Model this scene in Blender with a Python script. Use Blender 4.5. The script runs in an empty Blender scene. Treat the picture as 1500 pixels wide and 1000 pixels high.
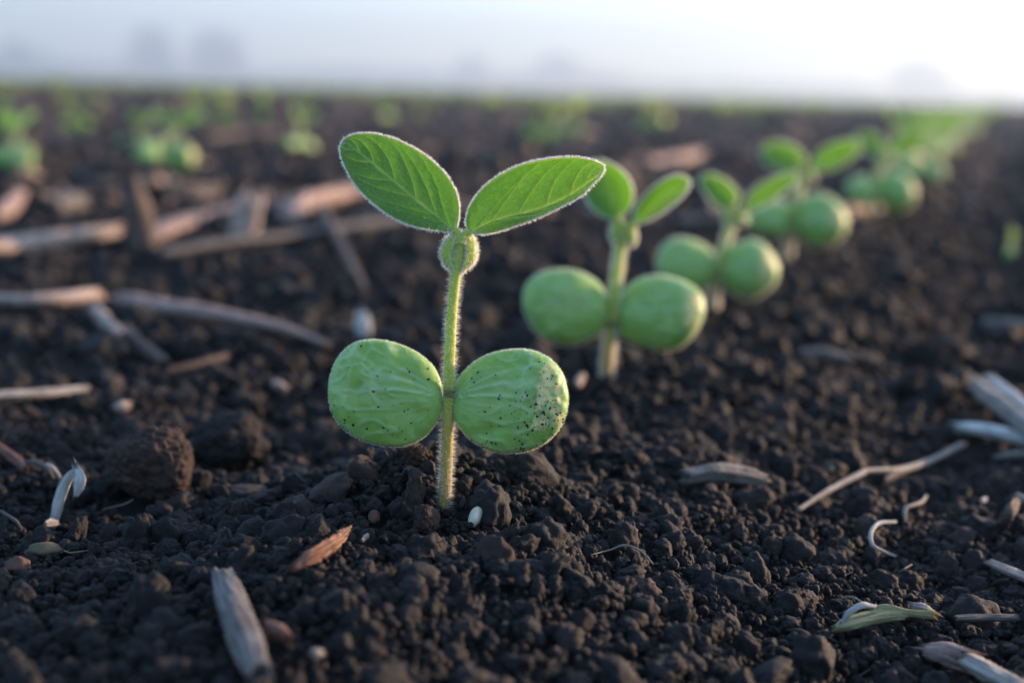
import bpy, bmesh, math, random
import numpy as np
from mathutils import Vector, Matrix

C = bpy.context.scene
COL = C.collection
rad = math.radians
RNG = np.random.default_rng(7)

# ------------------------------------------------------------------ camera geometry
FPX = 2083.0                    # focal length in photo pixels (1500 px wide)
PITCH, ROLL = rad(9.97), rad(1.68)
FW = np.array([0, math.cos(PITCH), -math.sin(PITCH)])
R0 = np.array([1.0, 0, 0]); U0 = np.array([0, math.sin(PITCH), math.cos(PITCH)])
RT = math.cos(ROLL) * R0 + math.sin(ROLL) * U0
UP = -math.sin(ROLL) * R0 + math.cos(ROLL) * U0
D1 = 0.229                      # metres from lens to the first seedling

def ray(px, py):
    px = np.asarray(px, float); py = np.asarray(py, float)
    return FW + ((px - 750) / FPX)[..., None] * RT + ((500 - py) / FPX)[..., None] * UP

_d = ray(652, 733)
CAMH = -_d[2] * D1              # lens height over the soil at the first seedling
CAM = np.array([0, 0, CAMH])
B1 = CAM + _d * D1              # base of the first seedling, z = 0
_r = ray(1482, 163)
ROWA = math.atan2(_r[0], _r[1])  # heading of the crop rows
RD = np.array([math.sin(ROWA), math.cos(ROWA)]); RN = np.array([math.cos(ROWA), -math.sin(ROWA)])

# ------------------------------------------------------------------ noise in numpy
def _hash(ix, iy, iz, s):
    h = (ix * 374761393 + iy * 668265263 + iz * 2147483647 + s * 974711) & 0xFFFFFFFF
    h = ((h ^ (h >> 13)) * 1274126177) & 0xFFFFFFFF
    h = ((h ^ (h >> 15)) * 2246822519) & 0xFFFFFFFF
    return (h ^ (h >> 16)) & 0xFFFFFFFF

def perlin(x, y, z=0.0, s=0):
    x, y, z = np.broadcast_arrays(np.asarray(x, float), np.asarray(y, float), np.asarray(z, float))
    ix, iy, iz = (np.floor(a).astype(np.int64) for a in (x, y, z))
    fx, fy, fz = x - ix, y - iy, z - iz
    w = lambda t: t * t * t * (t * (t * 6 - 15) + 10)
    wx, wy, wz = w(fx), w(fy), w(fz)
    out = 0.0
    for dx in (0, 1):
        for dy in (0, 1):
            for dz in (0, 1):
                h = _hash(ix + dx, iy + dy, iz + dz, s)
                gx = ((h & 1023) / 511.5 - 1); gy = (((h >> 10) & 1023) / 511.5 - 1); gz = (((h >> 20) & 1023) / 511.5 - 1)
                v = gx * (fx - dx) + gy * (fy - dy) + gz * (fz - dz)
                out = out + v * (wx if dx else 1 - wx) * (wy if dy else 1 - wy) * (wz if dz else 1 - wz)
    return out

def worley(x, y, z, s=0):
    ix, iy, iz = (np.floor(a).astype(np.int64) for a in (x, y, z))
    f1 = np.full(x.shape, 9.0); f2 = np.full(x.shape, 9.0)
    for dx in (-1, 0, 1):
        for dy in (-1, 0, 1):
            for dz in (-1, 0, 1):
                h = _hash(ix + dx, iy + dy, iz + dz, s)
                qx = ix + dx + (h & 1023) / 1023; qy = iy + dy + ((h >> 10) & 1023) / 1023; qz = iz + dz + ((h >> 20) & 1023) / 1023
                d = np.sqrt((x - qx) ** 2 + (y - qy) ** 2 + (z - qz) ** 2)
                f2 = np.where(d < f1, f1, np.minimum(f2, d)); f1 = np.minimum(f1, d)
    return f1, f2

def sstep(a, b, x):
    t = np.clip((x - a) / (b - a), 0, 1); return t * t * (3 - 2 * t)

# ------------------------------------------------------------------ terrain height
BUMPS = []          # (x, y, height, radius): mounds round some seedlings
def _H(x, y):
    x = np.asarray(x, float); y = np.asarray(y, float)
    l = (x - B1[0]) * RN[0] + (y - B1[1]) * RN[1]
    r = np.hypot(x, y)
    near = 1 - sstep(1.5, 6, r)
    h = 0.0035 * np.exp(-(l / 0.035) ** 2) - 0.0075 * np.exp(-((l - 0.075) / 0.035) ** 2) * near + 0.002 * sstep(0.09, 0.16, l)
    h = h - 0.004 * np.exp(-((l + 0.06) / 0.04) ** 2) * near
    h = h + 0.0042 * perlin(x / 0.07, y / 0.07, 0.3, 1) + 0.0034 * perlin(x / 0.026, y / 0.026, 0.7, 2) * near
    h = h + 0.0022 * perlin(x / 0.011, y / 0.011, 0.2, 3) * near
    h = h + 0.022 * perlin(x / 0.9, y / 0.9, 0.1, 4) * sstep(0.5, 3, r) * (1 - sstep(30, 80, r))
    h = h + 0.009 * sstep(0.30, 1.1, r)
    for bx, by, bh, br in BUMPS:
        h = h + bh * np.exp(-((x - bx) ** 2 + (y - by) ** 2) / br ** 2)
    return h
_h0 = float(_H(B1[0], B1[1]))
def H(x, y): return _H(x, y) - _h0

def ground(px, py, lift=0.0):
    """Point of the pixel's ray that lies `lift` metres over the soil."""
    d = ray(px, py); z = 0.0
    for _ in range(14):
        t = (z + lift - CAMH) / d[2]
        p = CAM + d * t
        z = 0.5 * z + 0.5 * float(H(p[0], p[1]))
    return p

def plane(px, py, y):
    """Points of pixel rays on the vertical plane(s) at distance y."""
    d = ray(px, py); t = (np.asarray(y) / d[..., 1])
    return CAM + d * t[..., None]

# ------------------------------------------------------------------ objects
def tag(o, label=None, cat=None, group=None, kind=None):
    for k, v in (('label', label), ('category', cat), ('group', group), ('kind', kind)):
        if v: o[k] = v
    return o

def empty(name, loc, label=None, cat=None, group=None):
    o = bpy.data.objects.new(name, None); COL.objects.link(o); o.location = loc
    o.empty_display_size = 0.01
    return tag(o, label, cat, group)

class MB:
    """Collects vertices and faces of one mesh."""
    def __init__(s):
        s.v = []; s.f = []; s.m = []; s.n = 0; s.attr = {}; s.uv = []
    def add(s, v, f, mat=0, uv=None, **attr):
        v = np.asarray(v, float).reshape(-1, 3)
        for k in attr:
            if k not in s.attr: s.attr[k] = [np.zeros(s.n)] if s.n else []
        s.v.append(v)
        s.f += [tuple(int(i) + s.n for i in q) for q in f]
        s.m += [mat] * len(f)
        for k in s.attr:
            s.attr[k].append(np.asarray(attr[k], float).ravel() if k in attr else np.zeros(len(v)))
        s.uv.append(np.zeros((len(v), 2)) if uv is None else np.asarray(uv, float).reshape(-1, 2))
        s.n += len(v)
    def mesh(s, name, mats, origin=(0, 0, 0), smooth=True):
        me = bpy.data.meshes.new(name)
        v = np.concatenate(s.v) - np.asarray(origin)
        me.from_pydata(v.tolist(), [], s.f)
        for m in mats: me.materials.append(m)
        if len(mats) > 1: me.polygons.foreach_set('material_index', np.array(s.m, dtype=np.int32))
        if smooth: me.polygons.foreach_set('use_smooth', np.ones(len(me.polygons), dtype=bool))
        for k, a in s.attr.items():
            at = me.attributes.new(k, 'FLOAT', 'POINT'); at.data.foreach_set('value', np.concatenate(a).astype(np.float32))
        uv = np.concatenate(s.uv)
        if np.any(uv):
            at = me.attributes.new('along', 'FLOAT_VECTOR', 'POINT')
            at.data.foreach_set('vector', np.column_stack([uv, np.zeros(len(uv))]).astype(np.float32).ravel())
        me.update(); return me
    def build(s, name, mats, parent=None, origin=(0, 0, 0), smooth=True):
        if not isinstance(mats, (list, tuple)): mats = [mats]
        o = bpy.data.objects.new(name, s.mesh(name, mats, origin, smooth)); COL.objects.link(o)
        if parent is not None: o.parent = parent
        else: o.location = origin
        return o

def copy_tree(o, parent=None):
    c = o.copy(); COL.objects.link(c)
    if parent is not None: c.parent = parent
    for ch in list(o.children): copy_tree(ch, c)
    return c

# ------------------------------------------------------------------ materials
class NT:
    def __init__(s, name):
        s.m = bpy.data.materials.new(name); s.m.use_nodes = True
        s.t = s.m.node_tree; s.t.nodes.clear()
        s.out = s.n('ShaderNodeOutputMaterial')
    def n(s, t, **kw):
        x = s.t.nodes.new(t)
        for k, v in kw.items(): setattr(x, k, v)
        return x
    def l(s, a, b): s.t.links.new(a, b)
    def val(s, sock, v):
        if hasattr(v, 'links') or isinstance(v, bpy.types.NodeSocket): s.l(v, sock)
        else: sock.default_value = v
    def noise(s, scale, detail=3, rough=0.55, vec=None, dist=0.0):
        x = s.n('ShaderNodeTexNoise'); x.inputs['Scale'].default_value = scale; x.inputs['Detail'].default_value = detail
        x.inputs['Roughness'].default_value = rough; x.inputs['Distortion'].default_value = dist
        if vec is not None: s.l(vec, x.inputs['Vector'])
        return x.outputs['Fac']
    def obj(s): return s.n('ShaderNodeTexCoord').outputs['Object']
    def attr(s, name, vec=False):
        x = s.n('ShaderNodeAttribute', attribute_name=name); return x.outputs['Vector' if vec else 'Fac']
    def ramp(s, fac, stops):
        x = s.n('ShaderNodeValToRGB'); s.l(fac, x.inputs[0]); e = x.color_ramp.elements
        while len(e) < len(stops): e.new(0.5)
        for el, (p, c) in zip(e, stops):
            el.position = p; el.color = (*c, 1) if len(c) == 3 else c
        return x.outputs['Color']
    def mix(s, fac, a, b, mode='MIX'):
        x = s.n('ShaderNodeMix', data_type='RGBA', blend_type=mode)
        s.val(x.inputs[0], fac)
        for i, c in ((6, a), (7, b)):
            s.val(x.inputs[i], (*c, 1) if isinstance(c, tuple) and len(c) == 3 else c)
        return x.outputs[2]
    def math(s, op, a, b=0.0, c=None):
        x = s.n('ShaderNodeMath', operation=op); s.val(x.inputs[0], a); s.val(x.inputs[1], b)
        if c is not None: s.val(x.inputs[2], c)
        return x.outputs[0]
    def rng(s, v, a, b, c=0.0, d=1.0):
        x = s.n('ShaderNodeMapRange'); s.val(x.inputs[0], v)
        for i, k in enumerate((a, b, c, d)): x.inputs[i + 1].default_value = k
        return x.outputs[0]
    def bump(s, h, strength=0.4, dist=0.001):
        x = s.n('ShaderNodeBump'); x.inputs['Strength'].default_value = strength; x.inputs['Distance'].default_value = dist
        s.l(h, x.inputs['Height']); return x.outputs['Normal']
    def bsdf(s, color, rough=0.6, spec=0.4, normal=None, **kw):
        x = s.n('ShaderNodeBsdfPrincipled')
        s.val(x.inputs['Base Color'], (*color, 1) if isinstance(color, tuple) and len(color) == 3 else color)
        s.val(x.inputs['Roughness'], rough); x.inputs['Specular IOR Level'].default_value = spec
        if normal is not None: s.l(normal, x.inputs['Normal'])
        for k, v in kw.items(): s.val(x.inputs[k.replace('_', ' ')], v)
        return x.outputs[0]
    def done(s, sh): s.l(sh, s.out.inputs['Surface']); return s.m

def mat_soil(name, crumb):
    t = NT(name); co = t.n('ShaderNodeNewGeometry').outputs['Position']
    big = t.noise(38, 3, vec=co); mid = t.noise(260, 4, vec=co); fine = t.noise(2600, 4, 0.65, vec=co)
    c = t.ramp(big, [(0.3, (0.0050, 0.0049, 0.0053)), (0.62, (0.0078, 0.0077, 0.0080)), (0.8, (0.017, 0.0118, 0.0095))])
    if crumb:
        rnd = t.n('ShaderNodeObjectInfo').outputs['Random']
        c = t.mix(0.65, c, t.ramp(rnd, [(0.0, (0.0040, 0.0042, 0.0047)), (0.6, (0.0067, 0.0068, 0.0073)), (0.93, (0.0110, 0.0092, 0.0086)), (0.97, (0.042, 0.023, 0.017)), (1.0, (0.05, 0.04, 0.033))]))
    c = t.mix(t.rng(mid, 0.35, 0.7), c, (0.55, 0.5, 0.48), 'MULTIPLY') if False else c
    c = t.mix(t.rng(fine, 0.62, 0.8, 0, 0.35), c, (0.085, 0.075, 0.068))
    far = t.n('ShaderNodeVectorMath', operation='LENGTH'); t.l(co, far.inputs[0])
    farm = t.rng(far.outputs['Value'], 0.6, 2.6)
    c = t.mix(t.math('MULTIPLY', farm, t.rng(t.noise(9, 4, 0.6, vec=co), 0.35, 0.75, 0.25, 0.9)), c, (0.14, 0.108, 0.094))  # paler with distance: straw litter, plus veiling glare painted into the soil colour
    h = t.math('ADD', t.math('MULTIPLY', mid, 0.6), t.math('MULTIPLY', fine, 0.5))
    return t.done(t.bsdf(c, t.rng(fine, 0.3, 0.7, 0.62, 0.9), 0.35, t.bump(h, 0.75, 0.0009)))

def mat_hair():
    t = NT('plant_hair')
    a = t.n('ShaderNodeBsdfDiffuse'); a.inputs[0].default_value = (0.85, 0.82, 0.78, 1)
    b = t.n('ShaderNodeBsdfTranslucent'); b.inputs[0].default_value = (0.98, 0.95, 0.90, 1)
    m = t.n('ShaderNodeMixShader'); m.inputs[0].default_value = 0.6
    t.l(a.outputs[0], m.inputs[1]); t.l(b.outputs[0], m.inputs[2])
    return t.done(m.outputs[0])

def mat_leaf(name='leaf_blade', base=(0.095, 0.22, 0.05), lite=(0.205, 0.38, 0.08), vein=(0.50, 0.66, 0.22), trans=(0.42, 0.70, 0.07)):
    t = NT(name); co = t.obj(); v = t.attr('vein')
    n = t.noise(320, 3, vec=co); n2 = t.noise(90, 2, vec=co)
    c = t.mix(t.rng(n2, 0.35, 0.7), base, lite)
    vo = t.n('ShaderNodeTexVoronoi', feature='DISTANCE_TO_EDGE'); vo.inputs['Scale'].default_value = 850; t.l(co, vo.inputs['Vector'])
    net = t.rng(vo.outputs['Distance'], 0.0, 0.12, 1, 0)
    c = t.mix(t.math('MULTIPLY', net, 0.20), c, vein)
    c = t.mix(t.math('MULTIPLY', v, 0.85), c, vein)
    h = t.math('SUBTRACT', t.math('MULTIPLY', n, 0.5), t.math('MULTIPLY', net, 0.5))
    nm = t.bump(h, 0.5, 0.0004)
    p = t.bsdf(c, 0.40, 0.5, nm)
    tr = t.n('ShaderNodeBsdfTranslucent'); t.l(t.mix(t.math('MULTIPLY', v, 0.8), trans, (0.8, 0.92, 0.32)), tr.inputs[0]); t.l(nm, tr.inputs['Normal'])
    m = t.n('ShaderNodeMixShader'); m.inputs[0].default_value = 0.6
    t.l(p, m.inputs[1]); t.l(tr.outputs[0], m.inputs[2])
    return t.done(m.outputs[0])

def mat_cotyledon():
    t = NT('cotyledon_flesh'); co = t.obj(); v = t.attr('vein'); sc = t.attr('scar')
    n = t.noise(260, 4, vec=co); f = t.noise(1500, 3, vec=co)
    c = t.mix(t.rng(n, 0.3, 0.7), (0.195, 0.37, 0.050), (0.28, 0.465, 0.110))
    c = t.mix(t.rng(t.noise(70, 3, vec=co), 0.5, 0.75, 0, 0.55), c, (0.35, 0.43, 0.12))
    c = t.mix(t.math('MULTIPLY', v, 0.75), c, (0.42, 0.58, 0.36))
    scm = t.rng(t.math('ADD', sc, t.math('MULTIPLY', t.math('SUBTRACT', n, 0.5), 1.8)), 0.30, 0.46)
    c = t.mix(scm, c, t.mix(t.rng(t.noise(600, 3, vec=co), 0.44, 0.60), (0.70, 0.60, 0.25), (0.30, 0.42, 0.13)))  # cream patch: real scar on the first seedling, painted sunlit rims on the others
    c = t.mix(t.rng(f, 0.62, 0.75, 0, 0.25), c, (0.06, 0.16, 0.03))
    nm = t.bump(t.math('ADD', t.math('MULTIPLY', n, 0.7), t.math('MULTIPLY', f, 0.25)), 0.35, 0.0006)
    x = t.n('ShaderNodeBsdfPrincipled')
    t.l(c, x.inputs['Base Color']); x.inputs['Roughness'].default_value = 0.5; x.inputs['Specular IOR Level'].default_value = 0.45
    t.l(nm, x.inputs['Normal'])
    x.inputs['Subsurface Weight'].default_value = 0.65; x.inputs['Subsurface Radius'].default_value = (0.8, 1.0, 0.25); x.inputs['Subsurface Scale'].default_value = 0.0022
    return t.done(x.outputs[0])

def mat_stem():
    t = NT('stem_skin'); co = t.obj(); v = t.attr('along', True)
    sep = t.n('ShaderNodeSeparateXYZ'); t.l(v, sep.inputs[0])
    mp = t.n('ShaderNodeVectorMath', operation='MULTIPLY'); t.l(v, mp.inputs[0]); mp.inputs[1].default_value = (5, 0.15, 1)
    st = t.noise(1.0, 4, 0.6, vec=mp.outputs[0]); f = t.noise(900, 3, vec=co)
    c = t.ramp(t.attr('tone'), [(0.0, (0.17, 0.125, 0.042)), (0.16, (0.27, 0.20, 0.05)), (0.32, (0.40, 0.32, 0.05)), (0.42, (0.36, 0.42, 0.045)), (0.7, (0.46, 0.58, 0.05)), (1.0, (0.34, 0.46, 0.06))])
    c = t.mix(t.rng(st, 0.4, 0.7, 0, 0.5), c, (0.42, 0.38, 0.12))
    c = t.mix(t.rng(f, 0.66, 0.74, 0, 0.7), c, (0.06, 0.05, 0.02))
    c = t.mix(t.attr('collar'), c, (0.10, 0.085, 0.035))
    x = t.n('ShaderNodeBsdfPrincipled'); t.l(c, x.inputs['Base Color'])
    x.inputs['Roughness'].default_value = 0.6; x.inputs['Specular IOR Level'].default_value = 0.25
    x.inputs['Subsurface Weight'].default_value = 0.6; x.inputs['Subsurface Radius'].default_value = (1.0, 0.8, 0.2); x.inputs['Subsurface Scale'].default_value = 0.0016
    t.l(t.bump(st, 0.3, 0.0004), x.inputs['Normal'])
    return t.done(x.outputs[0])

def mat_straw(name, a, b, dark, spots=0.3):
    t = NT(name); v = t.attr('along', True); co = t.obj()
    mp = t.n('ShaderNodeVectorMath', operation='MULTIPLY'); t.l(v, mp.inputs[0]); mp.inputs[1].default_value = (7, 0.12, 1)
    st = t.noise(1.0, 5, 0.65, vec=mp.outputs[0]); bl = t.noise(120, 4, 0.6, vec=co); f = t.noise(900, 3, vec=co)
    c = t.mix(t.rng(st, 0.40, 0.60), tuple(x * 0.8 for x in a), b)
    c = t.mix(t.rng(t.noise(1.7, 4, 0.6, vec=mp.outputs[0]), 0.56, 0.66, 0, 0.75), c, dark)
    c = t.mix(t.rng(bl, 0.52, 0.72, 0, spots), c, dark)
    c = t.mix(t.rng(f, 0.66, 0.76, 0, 0.5), c, dark)
    h = t.math('ADD', st, t.math('MULTIPLY', f, 0.2))
    return t.done(t.bsdf(c, 0.7, 0.3, t.bump(h, 1.0, 0.0010)))

def mat_plain(name, a, b, scale=300, rough=0.7, bump=0.3):
    t = NT(name); co = t.obj(); n = t.noise(scale, 4, vec=co)
    return t.done(t.bsdf(t.mix(t.rng(n, 0.35, 0.68), a, b), rough, 0.35, t.bump(n, bump, 0.0005)))

def mat_foliage(name, a, b):
    t = NT(name); rp = t.n('ShaderNodeNewGeometry').outputs['Random Per Island']
    c = t.ramp(rp, [(0.0, a), (1.0, b)])
    d = t.n('ShaderNodeBsdfDiffuse'); t.l(c, d.inputs[0]); tr = t.n('ShaderNodeBsdfTranslucent'); t.l(c, tr.inputs[0])
    m = t.n('ShaderNodeMixShader'); m.inputs[0].default_value = 0.35; t.l(d.outputs[0], m.inputs[1]); t.l(tr.outputs[0], m.inputs[2])
    return t.done(m.outputs[0])

M = {}
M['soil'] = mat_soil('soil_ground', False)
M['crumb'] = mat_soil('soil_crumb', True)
M['hair'] = mat_hair()
M['leaf'] = mat_leaf()
M['coty'] = mat_cotyledon()
M['stem'] = mat_stem()
M['dirt'] = mat_plain('dirt_speck', (0.018, 0.013, 0.008), (0.05, 0.033, 0.018), 900)
M['clod_red'] = mat_plain('clod_reddish', (0.016, 0.0115, 0.010), (0.052, 0.030, 0.021), 420, 0.9, 1.0)
M['clod_dark'] = mat_plain('clod_dark', (0.008, 0.0078, 0.0082), (0.018, 0.0155, 0.0145), 420, 0.9, 1.0)
M['tan'] = mat_straw('straw_tan', (0.38, 0.28, 0.22), (0.60, 0.47, 0.39), (0.09, 0.06, 0.045), 0.5)
M['pink'] = mat_straw('straw_pinkish', (0.27, 0.175, 0.14), (0.46, 0.335, 0.28), (0.07, 0.04, 0.03), 0.55)
M['grey'] = mat_straw('straw_grey', (0.11, 0.10, 0.094), (0.21, 0.195, 0.18), (0.035, 0.03, 0.027), 0.6)
M['brown'] = mat_straw('straw_brown', (0.075, 0.052, 0.04), (0.15, 0.105, 0.08), (0.025, 0.018, 0.014), 0.6)
M['pale'] = mat_straw('straw_pale', (0.32, 0.285, 0.24), (0.54, 0.49, 0.42), (0.09, 0.07, 0.055), 0.55)
M['white'] = mat_straw('straw_white', (0.54, 0.535, 0.50), (0.80, 0.79, 0.75), (0.11, 0.10, 0.085), 0.6)
M['root'] = mat_straw('root_red', (0.16, 0.06, 0.045), (0.30, 0.14, 0.10), (0.05, 0.02, 0.015))
M['bark'] = mat_straw('bark_red', (0.22, 0.09, 0.05), (0.42, 0.24, 0.17), (0.05, 0.022, 0.015), 0.7)
M['greenish'] = mat_straw('straw_greenish', (0.36, 0.32, 0.13), (0.58, 0.52, 0.29), (0.10, 0.09, 0.035))
M['pebble'] = mat_plain('pebble_cream', (0.62, 0.53, 0.38), (0.78, 0.70, 0.55), 500, 0.45, 0.15)
M['ochre'] = mat_plain('pebble_ochre', (0.055, 0.046, 0.026), (0.12, 0.095, 0.045), 300, 0.7)
M['rust'] = mat_plain('pebble_rust', (0.06, 0.032, 0.022), (0.13, 0.062, 0.038), 300, 0.75)
M['trunk'] = mat_plain('trunk_bark', (0.06, 0.045, 0.035), (0.11, 0.085, 0.065), 3)
M['crown'] = mat_foliage('tree_foliage', (0.035, 0.060, 0.025), (0.075, 0.11, 0.045))
M['farleaf'] = mat_leaf('far_leaf', (0.10, 0.155, 0.055), (0.16, 0.22, 0.085), trans=(0.24, 0.36, 0.10))

# ------------------------------------------------------------------ shape helpers
def catmull(pts, n, closed=False):
    p = np.asarray(pts, float)
    if closed: q = np.concatenate([p[-1:], p, p[:2]])
    else: q = np.concatenate([2 * p[:1] - p[1:2], p, 2 * p[-1:] - p[-2:-1]])
    out = []
    for i in range(len(q) - 3):
        a, b, c, d = q[i:i + 4]; t = np.linspace(0, 1, 24, endpoint=False)[:, None]
        out.append(0.5 * (2 * b + (c - a) * t + (2 * a - 5 * b + 4 * c - d) * t ** 2 + (3 * b - a - 3 * c + d) * t ** 3))
    o = np.concatenate(out + [p[:1] if closed else p[-1:]])
    s = np.concatenate([[0], np.cumsum(np.linalg.norm(np.diff(o, axis=0), axis=1))]); s /= s[-1]
    if np.isscalar(n): u = np.linspace(0, 1, n + 1)[:-1] if closed else np.linspace(0, 1, n)
    else: u = n
    return np.stack([np.interp(u, s, o[:, k]) for k in range(o.shape[1])], 1)

def grid_faces(nu, nv, wrap_v=False, flip=False, off=0):
    f = []
    m = nv if wrap_v else nv - 1
    for i in range(nu - 1):
        for j in range(m):
            a = i * nv + j; b = i * nv + (j + 1) % nv; c = b + nv; d = a + nv
            q = (a + off, b + off, c + off, d + off)
            f.append(q[::-1] if flip else q)
    return f

def unit(v): return v / np.maximum(np.linalg.norm(v, axis=-1, keepdims=True), 1e-12)

def add_hairs(mb, pos, dirs, length, r0, rng, mat, bend=0.35, seg=2):
    n = len(pos)
    if n == 0: return
    d = unit(dirs); side = unit(np.cross(d, unit(rng.normal(size=(n, 3))))); oth = np.cross(d, side)
    L = np.asarray(length) * np.ones(n); bd = side * (rng.normal(size=n) * bend * L)[:, None]
    rings = []                                # each hair a narrow bent blade that ends in a point
    ks = np.linspace(0, 1, seg + 1)
    for k in ks[:-1]:
        c = pos + d * (L * k)[:, None] + bd * k * k
        r = r0 * 1.25 * (1 - 0.7 * k)
        for sg in (-1, 1): rings.append(c + sg * r * oth)
    tip = pos + d * L[:, None] + bd
    V = np.stack(rings + [tip], 1)
    m = V.shape[1]
    base = [(2 * k, 2 * k + 1, 2 * k + 3, 2 * k + 2) for k in range(seg - 1)] + [(m - 3, m - 2, m - 1)]
    f = []
    for i in range(n):
        o = i * m
        f += [tuple(x + o for x in q) for q in base]
    mb.add(V.reshape(-1, 3), f, mat)

ICO = {}
def ico(sub):
    if sub not in ICO:
        bm = bmesh.new(); bmesh.ops.create_icosphere(bm, subdivisions=sub, radius=1.0)
        ICO[sub] = (np.array([v.co[:] for v in bm.verts]), [tuple(v.index for v in f.verts) for f in bm.faces]); bm.free()
    return ICO[sub]

def clod_shape(sub, seed, facets=6, gran=0.26, fine=1.0, squash=None):
    rng = np.random.default_rng(seed)
    p, f = ico(sub); p = p.copy()
    o = rng.uniform(-50, 50, 3)
    r = 1 + (0.42 if gran > 0.1 else 0.10) * perlin(*(p * 1.1 + o).T, seed)
    f1, f2 = worley(*(p * 1.9 + o).T, seed)
    g1, g2 = worley(*(p * 4.3 + o).T, seed + 5)
    r = r + gran * (0.55 - f1) + gran * 0.38 * (0.5 - g1) * fine
    r = r + 0.05 * fine * perlin(*(p * 8 + o).T, seed + 1) + 0.03 * fine * perlin(*(p * 19 + o).T, seed + 2)
    p = p * r[:, None]
    for _ in range(facets):
        n = unit(rng.normal(size=3)); c = rng.uniform(0.6, 0.9)
        d = p @ n - c
        d = 0.06 * np.logaddexp(0, d / 0.06)
        p = p - (d * 0.7)[:, None] * n
    p = p * (np.array([1, rng.uniform(0.75, 1), rng.uniform(0.6, 0.85)]) if squash is None else np.array(squash))
    return p, f

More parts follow.
